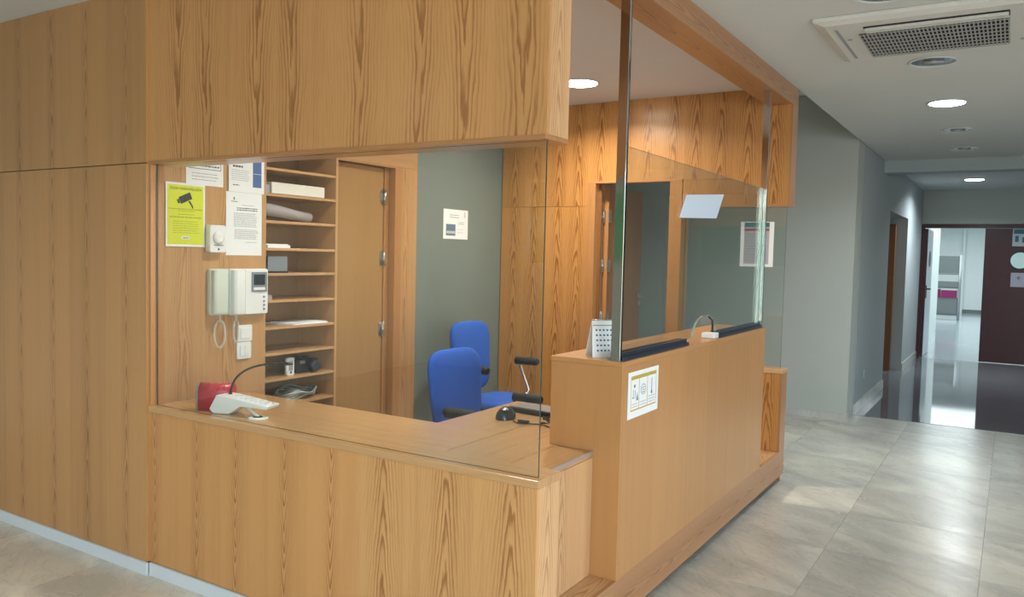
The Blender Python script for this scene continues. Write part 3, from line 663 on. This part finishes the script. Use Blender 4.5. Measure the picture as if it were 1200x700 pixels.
# ================================================================ things on the left booth wall
def FL(d0=0.0): return lambda a, b, c: (XL + d0 + c, a, b)
def text(txt, parent, mat, size, frame_loc, name='lettering', rot=(PI / 2, 0, PI / 2), align='CENTER'):
    cu = bpy.data.curves.new(name, 'FONT'); cu.body = txt; cu.size = size; cu.extrude = .0002; cu.align_x = align
    o = bpy.data.objects.new(name, cu); COL.objects.link(o)
    dg = bpy.context.evaluated_depsgraph_get(); me = bpy.data.meshes.new_from_object(o.evaluated_get(dg))
    bpy.data.objects.remove(o); me.materials.clear(); me.materials.append(MT[mat])
    ob = bpy.data.objects.new(name, me); COL.objects.link(ob); ob.rotation_euler = rot
    ob.parent = parent; ob.location = Vector(frame_loc) - wloc(parent); return ob
def lines(parent, fr, a0, a1, ztop, zbot, n, mat='inkg', h=.0035, d=.0018, ragged=True, seed=1):
    rnd = random.Random(seed); b = B(fr)
    for i in range(n):
        z = ztop + (zbot - ztop) * i / max(1, n - 1); a = a0
        e_ = a1 - (rnd.uniform(0, .12) * (a1 - a0) if ragged else 0)
        while a < e_:
            w = min(rnd.uniform(.008, .022), e_ - a); b.box(a, a + w, z - h / 2, z + h / 2, d, d + .0003); a += w + .004
    o = b.done('print_lines', mat, parent); o['kind'] = 'stuff'; return o
def sheet(name, mat, fr, a0, a1, z0, z1, label, cat='notice', th=.0015, d=.0005):
    t = B(fr).box(a0, a1, z0, z1, d, d + th).done(name, mat); return tag(t, label, cat)
F = FL()
s = sheet('warning_sign', 'paper', F, 2.607, 2.846, 1.602, 1.938, 'yellow video surveillance warning notice with a black camera symbol, on the wood wall', 'sign', d=.004)
B(F).box(2.617, 2.836, 1.614, 1.926, .0056, .0060).done('yellow_field', 'yellow', s)
text('ZONA VIDEOVIGILADA', s, 'ink', .0185, (XL + .0062, 2.7265, 1.901))
b = B(lambda a, z, c: (XL + c, 2.722 + a * math.cos(.42) - z * math.sin(.42), 1.858 + a * math.sin(.42) + z * math.cos(.42)))
b.box(-.035, .04, -.019, .019, .0062, .0067); b.box(-.05, -.037, -.011, .011, .0062, .0067)
b.done('camera_symbol', 'ink', s)
B(F).prism([(2.74, 1.842), (2.752, 1.846), (2.768, 1.822), (2.774, 1.806), (2.766, 1.806), (2.758, 1.822)], .0062, .0067).done('camera_bracket', 'ink', s)
lines(s, F, 2.625, 2.83, 1.80, 1.80, 1, 'olive', .006, .0062, False, 3); lines(s, F, 2.68, 2.78, 1.79, 1.772, 2, 'olive', .004, .0062, False, 4)
lines(s, F, 2.63, 2.825, 1.757, 1.757, 1, 'olive', .006, .0062, False, 5); lines(s, F, 2.65, 2.815, 1.735, 1.675, 6, 'olive', .0035, .0062, True, 6)
B(F).rbox(2.70, 2.752, 1.641, 1.656, .0062, .0067, .005).done('label_field', 'paper', s); lines(s, F, 2.71, 2.745, 1.6485, 1.6485, 1, 'ink', .005, .0069, False, 7)
s = sheet('wall_notice', 'paper', F, 2.73, 2.967, 1.935, 2.13, 'white notice with a boxed heading, partly hidden by the yellow sign and the fascia', 'notice', d=.001)
lines(s, F, 2.76, 2.94, 2.04, 2.04, 1, 'ink', .007, .0028, False, 8)
b = B(F)
for a0, a1, z0, z1 in ((2.745, 2.952, 2.06, 2.063), (2.745, 2.952, 2.022, 2.025), (2.745, 2.748, 2.025, 2.06), (2.949, 2.952, 2.025, 2.06)): b.box(a0, a1, z0, z1, .0027, .0032)
b.done('heading_box', 'ink', s); lines(s, F, 2.765, 2.935, 1.998, 1.965, 3, 'inkg', .004, .0028, True, 9)
s = sheet('leaflet', 'paper', F, 3.003, 3.252, 1.918, 2.16, 'white leaflet with a dark blue column on its right side', 'leaflet', d=.003)
B(F).box(3.17, 3.232, 1.952, 2.155, .0047, .0052).done('blue_column', 'blue_print', s); lines(s, F, 3.03, 3.1, 2.062, 2.062, 1, 'ink', .010, .0047, False, 10)
lines(s, F, 3.02, 3.15, 2.04, 1.985, 6, 'inkg', .003, .0047, True, 11); lines(s, F, 3.03, 3.075, 1.957, 1.957, 1, 'ink', .005, .0047, False, 12)
B(F).box(3.175, 3.228, 2.028, 2.0305, .0053, .0057).done('column_rule', 'paper', s)
s = sheet('typed_letter', 'paper', F, 2.987, 3.238, 1.56, 1.917, 'typed white letter sheet pinned beneath the leaflet with the blue column', 'letter', d=.001)
lines(s, F, 3.095, 3.18, 1.845, 1.845, 1, 'inkg', .003, .0028, False, 13); lines(s, F, 3.06, 3.205, 1.828, 1.817, 2, 'ink', .005, .0028, False, 14)
lines(s, F, 3.04, 3.212, 1.798, 1.725, 9, 'inkg', .0035, .0028, True, 15); lines(s, F, 3.045, 3.212, 1.705, 1.655, 7, 'inkg', .0035, .0028, True, 16); lines(s, F, 3.12, 3.2, 1.635, 1.635, 1, 'inkg', .003, .0028, False, 17)
B(F).box(3.038, 3.044, 1.872, 1.888, .0028, .0033).box(3.02, 3.066, 1.862, 1.865, .0028, .0033).done('emblem', 'ink', s)
t = T('alarm_sensor', 'small white wall box with a round dial beside the yellow sign', 'sensor', (XL, 2.92, 1.65))
B(F).rbox(2.850, 2.955, 1.573, 1.724, .001, .045, .012).done('housing', 'white', t, bev=.005)
B().lathe([(.036, .045), (.034, .056), (.018, .060)], (XL, 2.903, 1.655), 24, 'x').done('dial', 'white', t)
B().lathe([(.006, .045), (.005, .048)], (XL, 2.905, 1.592), 12, 'x').done('led_hole', 'ink', t)
B(F).box(2.875, 2.935, 1.611, 1.617, .045, .048).done('groove', 'inkg', t)

def coil(parent, pts, turns, rad, r, mat, name='coiled_cord'):
    """helical cord around a smooth path"""
    P = [Vector(p) for p in pts]; L = [0]
    for a, b_ in zip(P, P[1:]): L.append(L[-1] + (b_ - a).length)
    n = turns * 7; out = []
    for i in range(n + 1):
        s_ = L[-1] * i / n; k = max(j for j in range(len(L)) if L[j] <= s_ + 1e-9); k = min(k, len(P) - 2)
        f_ = (s_ - L[k]) / (L[k + 1] - L[k]); p = P[k].lerp(P[k + 1], f_); tt = (P[k + 1] - P[k]).normalized()
        a1 = Vector((1, 0, 0)); a1 = (a1 - tt * a1.dot(tt)).normalized(); a2 = tt.cross(a1); th = 2 * PI * turns * i / n
        out.append(p + a1 * rad * math.cos(th) + a2 * rad * math.sin(th))
    return B().tube(out, r, 5).done(name, mat, parent)
def loop(yc, zt, zb, w, x=XL + .03):
    pts = [(x, yc + .004, zt)]
    for i in range(17):
        a = -PI * .5 * 0 + 2 * PI * i / 16
        pts.append((x, yc + w * math.sin(a) * (1 if 1 else 0), (zt - .03 + zb) / 2 + ((zt - .03 - zb) / 2) * math.cos(a)))
    pts.append((x, yc - .004, zt)); return pts
t = T('door_phone', 'narrow cream-green door-phone handset mounted left of the video intercom', 'intercom', (XL, 2.93, 1.23))
B(F).rbox(2.862, 2.985, 1.228, 1.484, .001, .03, .012).done('base', 'white2', t, bev=.003)
b = B(); n_ = 12
prof = [(2.868, .031), (2.872, .052), (2.885, .062), (2.95, .062), (2.962, .052), (2.962, .031)]
b = B(lambda a, d, z: (XL + d, a, z)); b.prism(prof, 1.236, 1.478, 'w', True); b.done('handset', 'white2', t, bev=.003)
coil(t, loop(2.925, 1.228, 1.045, .036), 34, .006, .0022, 'cable_w')
t = T('video_intercom', 'white video intercom with a small screen and handset', 'intercom', (XL, 3.12, 1.23))
F2 = F
B(F).rbox(2.992, 3.262, 1.222, 1.484, .001, .032, .014).done('base', 'white', t, bev=.003)
b = B(lambda a, d, z: (XL + d, a, z)); b.prism([(2.996, .033), (2.999, .060), (3.012, .072), (3.06, .072), (3.074, .060), (3.076, .033)], 1.230, 1.478, 'w', True); b.done('handset', 'white', t, bev=.003)
b = B(lambda a, d, z: (XL + d, a, z)); b.prism([(3.082, .033), (3.084, .05), (3.25, .042), (3.258, .033)], 1.226, 1.480, 'w'); b.done('front_cover', 'white', t, bev=.002)
B(F).box(3.128, 3.238, 1.352, 1.466, .046, .0525).done('screen_bezel', 'screen', t, bev=.001); B(F).box(3.141, 3.222, 1.392, 1.452, .0526, .0535).done('display', 'lcd', t); B(F).rbox(3.139, 3.223, 1.362, 1.378, .0526, .0545, .005).done('bar_button', 'white', t)
for z in (1.323, 1.297, 1.274, 1.251): B().lathe([(.0058, .042), (.0055, .052), (.003, .053)], (XL, 3.222, z), 12, 'x').done('button', 'inkg', t)
coil(t, loop(3.035, 1.225, 1.065, .018), 30, .006, .0022, 'cable_w')
for k, (y0, y1, z0, z1, lab) in enumerate(((3.064, 3.166, 1.066, 1.160, 'white light switch, upper of the two below the video intercom'), (3.060, 3.160, .966, 1.062, 'white double light switch, lower of the two below the video intercom'))):
    t = T('light_switch', lab, 'switch', (XL, (y0 + y1) / 2, z0)); B(F).rbox(y0, y1, z0, z1, .001, .012, .01).done('plate', 'white', t, bev=.002)
    if k == 0: B(F).box(y0 + .018, y1 - .018, z0 + .018, z1 - .018, .0121, .0175).done('rocker', 'white', t, bev=.002)
    else:
        m_ = (y0 + y1) / 2
        B(F).box(y0 + .018, m_ - .001, z0 + .018, z1 - .018, .0121, .0175).done('rocker', 'white', t, bev=.002); B(F).box(m_ + .001, y1 - .018, z0 + .018, z1 - .018, .0121, .0175).done('rocker', 'white', t, bev=.002)
# poster on the slate wall
Fd = FL(-.008)
s = sheet('wall_poster', 'paper', Fd, 5.017, 5.343, 1.713, 1.944, 'white landscape notice with a small photo print on the slate-grey booth wall', 'poster')
B(Fd).box(5.05, 5.175, 1.738, 1.828, .0021, .0026).done('photo_print', 'sky_print', s); B(Fd).box(5.053, 5.17, 1.755, 1.775, .0027, .003).done('photo_detail', 'grey_poster', s)
lines(s, Fd, 5.10, 5.22, 1.90, 1.882, 2, 'inkg', .007, .0021, False, 20); lines(s, Fd, 5.21, 5.29, 1.845, 1.832, 2, 'inkg', .005, .0021, False, 21); lines(s, Fd, 5.20, 5.29, 1.79, 1.765, 2, 'inkg', .003, .0021, True, 22)
B(Fd).box(5.29, 5.305, 1.885, 1.93, .0021, .0026).done('margin_mark', 'grey_poster', s)

# ================================================================ items on the shelves
def shz(k): return SZ[k] + .008
t = T('document_box', 'long white flat box lying on the second shelf from the top', 'box', (XL - .1, 3.5, shz(8)))
bx('box_body', 'paper_c', XL - .20, XL + .005, 3.31, 3.74, shz(8) + .0005, shz(8) + .068, t, bev=.004)
bx('dark_end', 'lilac', XL - .16, XL - .01, 3.274, 3.305, shz(8) + .0005, shz(8) + .05, t)
b = B(); b.tube([(XL - .07, 3.277, shz(7) + .072), (XL - .06, 3.42, shz(7) + .06), (XL - .05, 3.55, shz(7) + .042), (XL - .045, 3.66, shz(7) + .032)], [.040, .036, .032, .030], 16); rl_ = tag(b.done('paper_roll', 'paper_grey'), 'grey rolled sheet lying on the shelf below the white box', 'roll')
b = B(); b.tube([(XL - .052, 3.54, shz(7) + .044), (XL - .051, 3.545, shz(7) + .0435)], [.034, .034], 16); b.done('band', 'inkg', rl_)
tag(B().box(XL - .24, XL - .005, 3.29, 3.465, shz(6) + .0005, shz(6) + .018).box(XL - .22, XL - .01, 3.28, 3.455, shz(6) + .018, shz(6) + .024).done('paper_stack', 'paper'), 'thin stack of white paper on the shelf under the grey roll', 'paper')
t = T('letter_tray', 'dark translucent tray with papers, on the shelf below the thin paper stack', 'tray', (XL - .12, 3.36, shz(5)))
bx('tray_base', 'black', XL - .25, XL - .002, 3.285, 3.445, shz(5) + .0005, shz(5) + .012, t); bx('tray_front', 'screen', XL - .006, XL - .002, 3.29, 3.44, shz(5) + .012, shz(5) + .10, t); bx('tray_side', 'screen', XL - .25, XL - .006, 3.436, 3.44, shz(5) + .012, shz(5) + .10, t)
tag(bx('adhesive_label_roll', 'paper_grey', XL - .10, XL - .01, 3.28, 3.33, shz(4) + .0005, shz(4) + .03), 'small pale packet at the left end of the fifth shelf', 'packet')
b = B(); b.prism([(XL - .2, 3.45), (XL - .003, 3.50), (XL - .003, 3.79), (XL - .2, 3.77)], shz(3) + .0005, shz(3) + .008); b.prism([(XL - .18, 3.47), (XL - .006, 3.56), (XL - .006, 3.78), (XL - .2, 3.75)], shz(3) + .0081, shz(3) + .014); tag(b.done('loose_papers', 'paper'), 'few loose white papers lying on a middle shelf', 'paper')
b = B(); b.rbox(3.478, 3.534, shz(1) + .001, shz(1) + .11, XL - .06, XL - .035, .01, 4, 'x'); o = tag(b.done('phone_cradle', 'white'), 'small upright white gadget beside the black camera', 'gadget')
B().box(XL - .0348, XL - .033, 3.49, 3.522, shz(1) + .03, shz(1) + .09).done('face', 'inkg', o); B().lathe([(.007, -.033), (.006, -.030)], (XL, 3.506, shz(1) + .02), 10, 'x').done('button', 'ink', o)
t = T('photo_camera', 'black camera on the lower shelf', 'camera', (XL - .08, 3.66, shz(1)))
B().rbox(3.575, 3.755, shz(1) + .0005, shz(1) + .085, XL - .13, XL - .055, .015, 4, 'x').done('body', 'black', t); B().box(XL - .12, XL - .06, 3.62, 3.68, shz(1) + .085, shz(1) + .105).done('viewfinder', 'black', t)
B().lathe([(.036, -.055), (.036, -.02), (.03, -.005), (.022, -.008)], (XL, 3.70, shz(1) + .042), 20, 'x').done('lens', 'lcd', t); B().box(XL - .054, XL - .05, 3.60, 3.64, shz(1) + .06, shz(1) + .08).done('badge', 'alu', t)
t = T('cable_bundle', 'bundle of silvery cables looped on the lowest visible shelf', 'cable', (XL - .12, 3.58, shz(0)))
for k in range(6):
    a_, b_ = .07 + .008 * k, .17 - .012 * k
    z0 = shz(0) + .012 + .008 * k
    pts = [(XL - .12 + a_ * math.cos(th), 3.60 + b_ * math.sin(th) + .01 * k, z0 + .012 * math.sin(3 * th + k)) for th in [2 * PI * i / 28 for i in range(29)]]
    B().tube(pts, .006, 6).done('loop', 'silver' if k % 3 else 'white', t)

# ================================================================ things on the ledge / desk
t = T('gooseneck_intercom', 'white desk intercom with a black gooseneck microphone on the ledge', 'intercom', (-3.05, 2.47, .83))
# wedge head near the glass + arm reaching right/back
A0 = Vector((-3.13, 2.425, .83)); ang = math.radians(14)
def G(a, b_, z): return (A0.x + a * math.cos(ang) - b_ * math.sin(ang), A0.y + a * math.sin(ang) + b_ * math.cos(ang), z)
b = B(lambda a, z, c: G(a, c, z)); b.prism([(.0, .8305), (.085, .8305), (.15, .872), (.29, .868), (.30, .885), (.08, .915), (.02, .918), (-.02, .85)], 0, .10); b.done('housing', 'white', t, bev=.006)
for k in range(7): B(lambda a, z, c: G(a, c, z)).box(.10 + .026 * k, .118 + .026 * k, .905 - .0035 * k, .9155 - .0035 * k, .03, .075).done('key', 'white', t, bev=.001)
pts = []
p0 = Vector(G(.055, .06, .912)); p3 = Vector(G(.30, .14, 1.065))
for i in range(15):
    s_ = i / 14; q1 = p0 + Vector((0.005, 0, .13)); q2 = p3 + Vector((-.14, -.03, -.005))
    pts.append(p0 * (1 - s_) ** 3 + q1 * 3 * s_ * (1 - s_) ** 2 + q2 * 3 * s_ * s_ * (1 - s_) + p3 * s_ ** 3)
B().tube(pts, .0052, 8).done('gooseneck', 'cable', t); B().tube([pts[-2], pts[-1], pts[-1] + (pts[-1] - pts[-2]) * 1.2], [.007, .0085, .006], 10).done('microphone', 'black', t)
B().lathe([(.011, 0), (.009, .014)], G(.055, .06, .905), 12).done('collar', 'cable', t)
pts = [G(.10, .04, .865), G(.16, .03, .868), G(.20, .01, .86), G(.235, .0, .845), G(.255, .0, .834)]
B().tube(pts, .007, 8).done('cable', 'cable_w', t)
b = B(); b.lathe([(.045, 0), (.045, .004), (.038, .007)], (-2.875, 2.475, .8302), 24); o = tag(b.done('cable_grommet', 'white'), 'round white cable grommet in the ledge', 'grommet'); B().lathe([(.022, 0), (.022, .0015)], (-2.883, 2.478, .8373), 18).done('hole', 'ink', o)
# red arched container
t = T('red_box', 'red curved-top box with a grey arched end behind the white intercom', 'box', (-3.22, 2.48, .8305))
ang2 = math.radians(32)
C0 = Vector((-3.265, 2.455, .8305))
def H(a, b_, z): return (C0.x + a * math.cos(ang2) - b_ * math.sin(ang2), C0.y + a * math.sin(ang2) + b_ * math.cos(ang2), z)
arcp = [(-.042, .831), (.042, .831), (.042, .915)] + [(.042 * math.cos(x), .915 + .042 * math.sin(x)) for x in [PI * i / 12 for i in range(1, 12)]] + [(-.042, .915)]
b = B(lambda a, z, c: H(c, a, z)); b.prism(arcp, .010, .165, 'w', True); b.done('cover', 'red', t)
b = B(lambda a, z, c: H(c, a, z)); b.prism([(x * 1.04, .831 + (z - .831) * 1.02) for x, z in arcp], .0, .0095); b.done('end_plate', 'kraft', t)
for k in range(5):
    a_ = .02 + .03 * k
    B().tube([H(a_ + .01 * math.sin(3 * x + k), .0422 * math.cos(x), .9152 + .0422 * math.sin(x)) for x in [PI * i / 10 for i in range(1, 10)]], .0016, 5).done('crease', 'red_dark', t)
# mouse, keyboard-like device, cables on the desk's return
t = T('computer_mouse', 'dark shiny computer mouse on the desk corner', 'mouse', (-2.13, 3.40, .776))
b = B(); nU, nV = 16, 8
b.grid(lambda a, c: (-2.13 + .048 * math.cos(2 * PI * a) * math.sin(PI / 2 * c + .0001), 3.40 + .062 * math.sin(2 * PI * a) * math.sin(PI / 2 * c + .0001), .7765 + .062 * math.cos(PI / 2 * c)), nU, nV); b.done('body', 'lcd', t)
b = B(); b.grid(lambda a, c: (-2.12 + .02 * math.cos(2 * PI * a) * c, 3.378 + .02 * math.sin(2 * PI * a) * c, .8385 - .012 * c * c), 12, 3); b.done('badge', 'alu', t)
t = T('card_terminal', 'flat black device lying at the back of the desk', 'device', (-2.0, 3.6, .776))
b = B(lambda a, b_, z: (-2.02 + a * math.cos(-.1) - b_ * math.sin(-.1), 3.62 + a * math.sin(-.1) + b_ * math.cos(-.1), z)); b.box(-.2, .3, -.07, .07, .7765, .802); b.done('body', 'black', t, bev=.004)
b = B(lambda a, b_, z: (-2.02 + a * math.cos(-.1) - b_ * math.sin(-.1), 3.62 + a * math.sin(-.1) + b_ * math.cos(-.1), z)); b.box(-.19, .29, -.06, .06, .8022, .806); b.done('top_plate', 'screen', t, bev=.001)
t = T('cable_tangle', 'tangle of thin black cable on the desk beside the mouse', 'cable', (-1.95, 3.36, .776))
random.seed(5)
for k, (x, y) in enumerate(((-1.87, 3.40), (-1.89, 3.43), (-1.85, 3.37))):
    pts = [(x + (.055 + .008 * k) * math.cos(th + k), y + .05 * math.sin(th), .782 + .012 * k + .006 * math.sin(2 * th)) for th in [2 * PI * i / 20 for i in range(21)]]
    B().tube(pts, .0035, 5).done('loop', 'cable', t)
B().tube([(-2.06, 3.36, .781), (-2.02, 3.33, .781), (-1.97, 3.35, .781), (-1.90, 3.36, .783)], .0035, 6).done('lead', 'cable', t)
B().tube([(-2.02, 3.34, .788), (-1.965, 3.352, .788)], [.011, .008], 8).done('plug', 'black', t)
# calendar on tall counter
t = T('desk_calendar', 'white tent desk calendar standing on the tall counter behind the steel post', 'calendar', (-1.50, 3.24, 1.165))
CA = Vector((-1.556, 3.155, 1.1655)); a3 = math.radians(48)
def Q(a, b_, z): return (CA.x + a * math.cos(a3) - b_ * math.sin(a3), CA.y + a * math.sin(a3) + b_ * math.cos(a3), z)
Hc = .155
for sgn, nm in ((-1, 'front_leaf'), (1, 'rear_leaf')):
    b = B(lambda a, b_, z: Q(a, b_, z)); V_ = [b.v(p) for p in ((-.075 * 0, sgn * .045, 1.1655), (.135, sgn * .045, 1.1655), (.125, sgn * .003, 1.1655 + Hc), (.01, sgn * .003, 1.1655 + Hc), (0, sgn * .045 - sgn * .003, 1.1655), (.135, sgn * .045 - sgn * .003, 1.1655), (.125, 0, 1.1655 + Hc), (.01, 0, 1.1655 + Hc))]
    for q in ((0, 1, 2, 3), (7, 6, 5, 4), (0, 4, 5, 1), (1, 5, 6, 2), (2, 6, 7, 3), (3, 7, 4, 0)): b.face([V_[i] for i in q])
    lfo = b.done(nm, 'paper', t)
    if sgn < 0:
        b = B()
        for r_ in range(5):
            for c_ in range(6):
                s0 = .16 + r_ * .14; y_ = -.045 + (.042) * s0 - .0012; z_ = 1.1655 + Hc * s0
                p = Q(.022 + c_ * .017, y_, z_); p2 = Q(.031 + c_ * .017, y_, z_); p3 = Q(.031 + c_ * .017, y_ + .042 * .05, z_ + Hc * .05); p4 = Q(.022 + c_ * .017, y_ + .042 * .05, z_ + Hc * .05)
                b.face([b.v(p), b.v(p2), b.v(p3), b.v(p4)])
        b.done('print', 'blue_print', lfo, fix=False)
        b = B(); 
        for s0, s1 in ((.86, .89),):
            y_ = lambda s: -.045 + .042 * s - .0012
            b.face([b.v(Q(.012, y_(s0), 1.1655 + Hc * s0)), b.v(Q(.125, y_(s0), 1.1655 + Hc * s0)), b.v(Q(.125, y_(s1), 1.1655 + Hc * s1)), b.v(Q(.012, y_(s1), 1.1655 + Hc * s1))])
        b.done('heading_rule', 'inkg', lfo, fix=False)
B().tube([Q(.012, 0, 1.1655 + Hc + .002), Q(.123, 0, 1.1655 + Hc + .002)], .004, 8).done('spiral', 'alu', t)
# counter speaker with gooseneck
t = T('counter_microphone', 'small white base with a black bent stem beside the gap in the side glass', 'microphone', (-1.42, 4.37, 1.165))
bx('base', 'white', -1.445, -1.372, 4.32, 4.40, 1.1655, 1.196, t, bev=.004)
B().tube([(-1.405, 4.385, 1.19), (-1.405, 4.39, 1.23), (-1.407, 4.385, 1.265), (-1.425, 4.37, 1.285)], .007, 8).done('stem', 'cable', t)
# poster on the tall counter side
FT = lambda a, b, c: (XO + c, a, b)
s = sheet('counter_notice', 'paper', FT, 3.128, 3.465, .912, 1.113, 'white hygiene notice with three framed drawings taped to the tall counter', 'notice')
B(FT).box(3.156, 3.44, 1.078, 1.094, .0021, .0024).box(3.156, 3.44, .943, .949, .0021, .0024).box(3.156, 3.16, .949, 1.078, .0021, .0024).box(3.243, 3.248, .949, 1.078, .0021, .0024).box(3.335, 3.34, .949, 1.078, .0021, .0024).box(3.436, 3.44, .949, 1.078, .0021, .0024).done('gold_frame', 'gold', s)
b = B(FT); b.rbox(3.187, 3.203, 1.042, 1.057, .0021, .0025, .006); b.box(3.18, 3.184, 1.0, 1.036, .0021, .0025); b.box(3.172, 3.19, .998, 1.002, .0021, .0025); b.box(3.2, 3.204, .995, 1.03, .0021, .0025); b.prism([(3.215, .985), (3.237, .985), (3.226, 1.02)], .0021, .0025)
b.box(3.385, 3.391, 1.01, 1.065, .0021, .0025); b.rbox(3.38, 3.396, .993, 1.010, .0021, .0025, .007); b.done('pictograms', 'sky_print', s)
b = B(FT)
for i in range(16):
    t0, t1 = 2 * PI * i / 16, 2 * PI * (i + 1) / 16; c0, r0 = (3.292, 1.026), .026
    P_ = [(c0[0] + r_ * math.cos(t_) * 1.1, c0[1] + r_ * math.sin(t_) * .9) for t_, r_ in ((t0, r0), (t1, r0), (t1, r0 - .003), (t0, r0 - .003))]
    b.prism(P_, .0021, .0025)
b.box(3.278, 3.306, 1.032, 1.035, .0021, .0025).box(3.278, 3.306, 1.022, 1.025, .0021, .0025).box(3.278, 3.306, 1.012, 1.015, .0021, .0025); b.done('mask_symbol', 'sky_print', s)
lines(s, FT, 3.168, 3.235, .972, .96, 2, 'inkg', .003, .0021, True, 30); lines(s, FT, 3.255, 3.328, .972, .96, 2, 'inkg', .003, .0021, True, 31); lines(s, FT, 3.348, 3.43, .985, .96, 3, 'inkg', .003, .0021, True, 32)
lines(s, FT, 3.18, 3.225, 1.086, 1.086, 1, 'olive', .005, .0025, False, 33); lines(s, FT, 3.26, 3.32, 1.086, 1.086, 1, 'olive', .005, .0025, False, 34); lines(s, FT, 3.36, 3.41, 1.086, 1.086, 1, 'olive', .005, .0025, False, 35)
# poster on rear glass
FB = lambda a, b, c: (a, 5.905 - c, b)
s = sheet('glass_poster', 'paper', FB, -1.705, -1.468, 1.556, 1.879, 'white-edged poster with a teal and crimson header on the narrow rear glass', 'poster')
B(FB).box(-1.68, -1.50, 1.575, 1.872, .0021, .0024).done('grey_field', 'lilac', s); B(FB).box(-1.68, -1.50, 1.842, 1.874, .0026, .003).done('teal_header', 'teal_print', s); B(FB).box(-1.68, -1.50, 1.815, 1.83, .0026, .003).done('crimson_bar', 'crimson_print', s)
lines(s, FB, -1.675, -1.51, 1.79, 1.60, 10, 'screen', .0035, .0026, True, 40)
# unidentified slanted bluish shape, built as a thin flat plate on the side glass
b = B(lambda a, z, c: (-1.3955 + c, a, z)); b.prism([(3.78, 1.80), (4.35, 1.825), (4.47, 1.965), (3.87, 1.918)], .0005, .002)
pass
MT['blue_shape'] = plain('pale_blue_shape', (.62, .74, .92), .4)
sh = tag(b.done('slanted_shape', 'blue_shape'), 'pale bluish slanted flat shape on the side glass between the posts', 'sheet')

# ================================================================ chairs (local, facing +X)
def superell(b, fn, n=28, m=6):
    pass
def chair(label, loc, rz, zoff=0.0):
    t = T('office_chair', label, 'chair', loc, rz)
    # seat cushion
    def pad(b, cx, cy, cz, hx, hy, hz, e=.35, tf=None, nu=32, nv=10):
        def fn(a, c):
            th = 2 * PI * a; ph = PI * (c - .5)
            sg = lambda v, p: math.copysign(abs(v) ** p, v)
            x = hx * sg(math.cos(ph), .45) * sg(math.cos(th), e); y = hy * sg(math.cos(ph), .45) * sg(math.sin(th), e); z = hz * sg(math.sin(ph), .8)
            p = (cx + x, cy + y, cz + z); return tf(p) if tf else p
        b.grid(fn, nu, nv); return b
    pad(B(), .02, 0, .50 + zoff, .25, .25, .045, .5).done('seat', 'blue', t, local=True)
    bx('seat_shell', 'black', -.20, .22, -.21, .21, .445 + zoff, .470 + zoff, t, local=True, bev=.01)
    # backrest: rounded plate, taller than wide, narrower at the bottom, slightly tilted and curved
    def tfb(p):
        y, z, th = p[0], p[1], p[2]
        zz = z; wsc = 1.0 + .10 * (zz / .28); y2 = y * wsc * (1 - .0)
        x = -.27 - .20 * (zz + .28) * .5 + th + .12 * y2 * y2 * 2
        return (x, y2, .815 + zoff + zz)
    pad(B(), 0, 0, 0, .23, .262, .035, .45, tfb, 40, 10).done('backrest', 'blue', t, local=True)
    B().tube([(-.12, 0, .45 + zoff), (-.30, 0, .47 + zoff), (-.325, 0, .56 + zoff), (-.345, 0, .72 + zoff)], [.022] * 4, 8).done('back_support', 'black', t, local=True)
    for s_ in (-1, 1):
        arm = B().tube([(-.02, s_ * .20, .455 + zoff), (.0, s_ * .29, .47 + zoff), (.03, s_ * .325, .55 + zoff), (-.05, s_ * .325, .725 + zoff), (-.04, s_ * .325, .753 + zoff), (.02, s_ * .325, .76 + zoff)], .011, 10).done('arm_post', 'chrome', t, local=True)
        B().tube([(-.095, s_ * .325, .767 + zoff), (-.09, s_ * .325, .767 + zoff), (.095, s_ * .325, .773 + zoff), (.11, s_ * .325, .773 + zoff)], [.020, .030, .030, .020], 14).done('arm_pad', 'rubber', t, local=True)
    B().cyl((0, 0, .12), (0, 0, .30), .028, 14).cyl((0, 0, .29), (0, 0, .45 + zoff), .018, 14).done('column', 'black', t, local=True)
    B().tube([(.05, -.10, .44 + zoff), (.08, -.20, .435 + zoff), (.10, -.27, .42 + zoff)], .006, 6).done('lever', 'black', t, local=True)
    for k in range(5):
        a_ = 2 * PI * k / 5 + .3; c_, s_ = math.cos(a_), math.sin(a_)
        sp_ = B().tube([(0, 0, .125), (.15 * c_, .15 * s_, .105), (.29 * c_, .29 * s_, .075)], [.03, .022, .016], 8).done('base_arm', 'black', t, local=True)
        B().tube([(.29 * c_ - .012 * s_, .29 * s_ + .012 * c_, .027), (.29 * c_ + .012 * s_, .29 * s_ - .012 * c_, .027)], .027, 12).cyl((.29 * c_, .29 * s_, .03), (.29 * c_, .29 * s_, .08), .006, 6).done('caster', 'black', t, local=True)
    return t
chair('nearer blue office chair with black arm pads, just behind the desk corner', (-2.51, 3.88, 0), math.radians(-4), -.045)
chair('farther blue office chair standing against the slate-grey wall', (-3.175, 5.0, 0), math.radians(-2), .012)
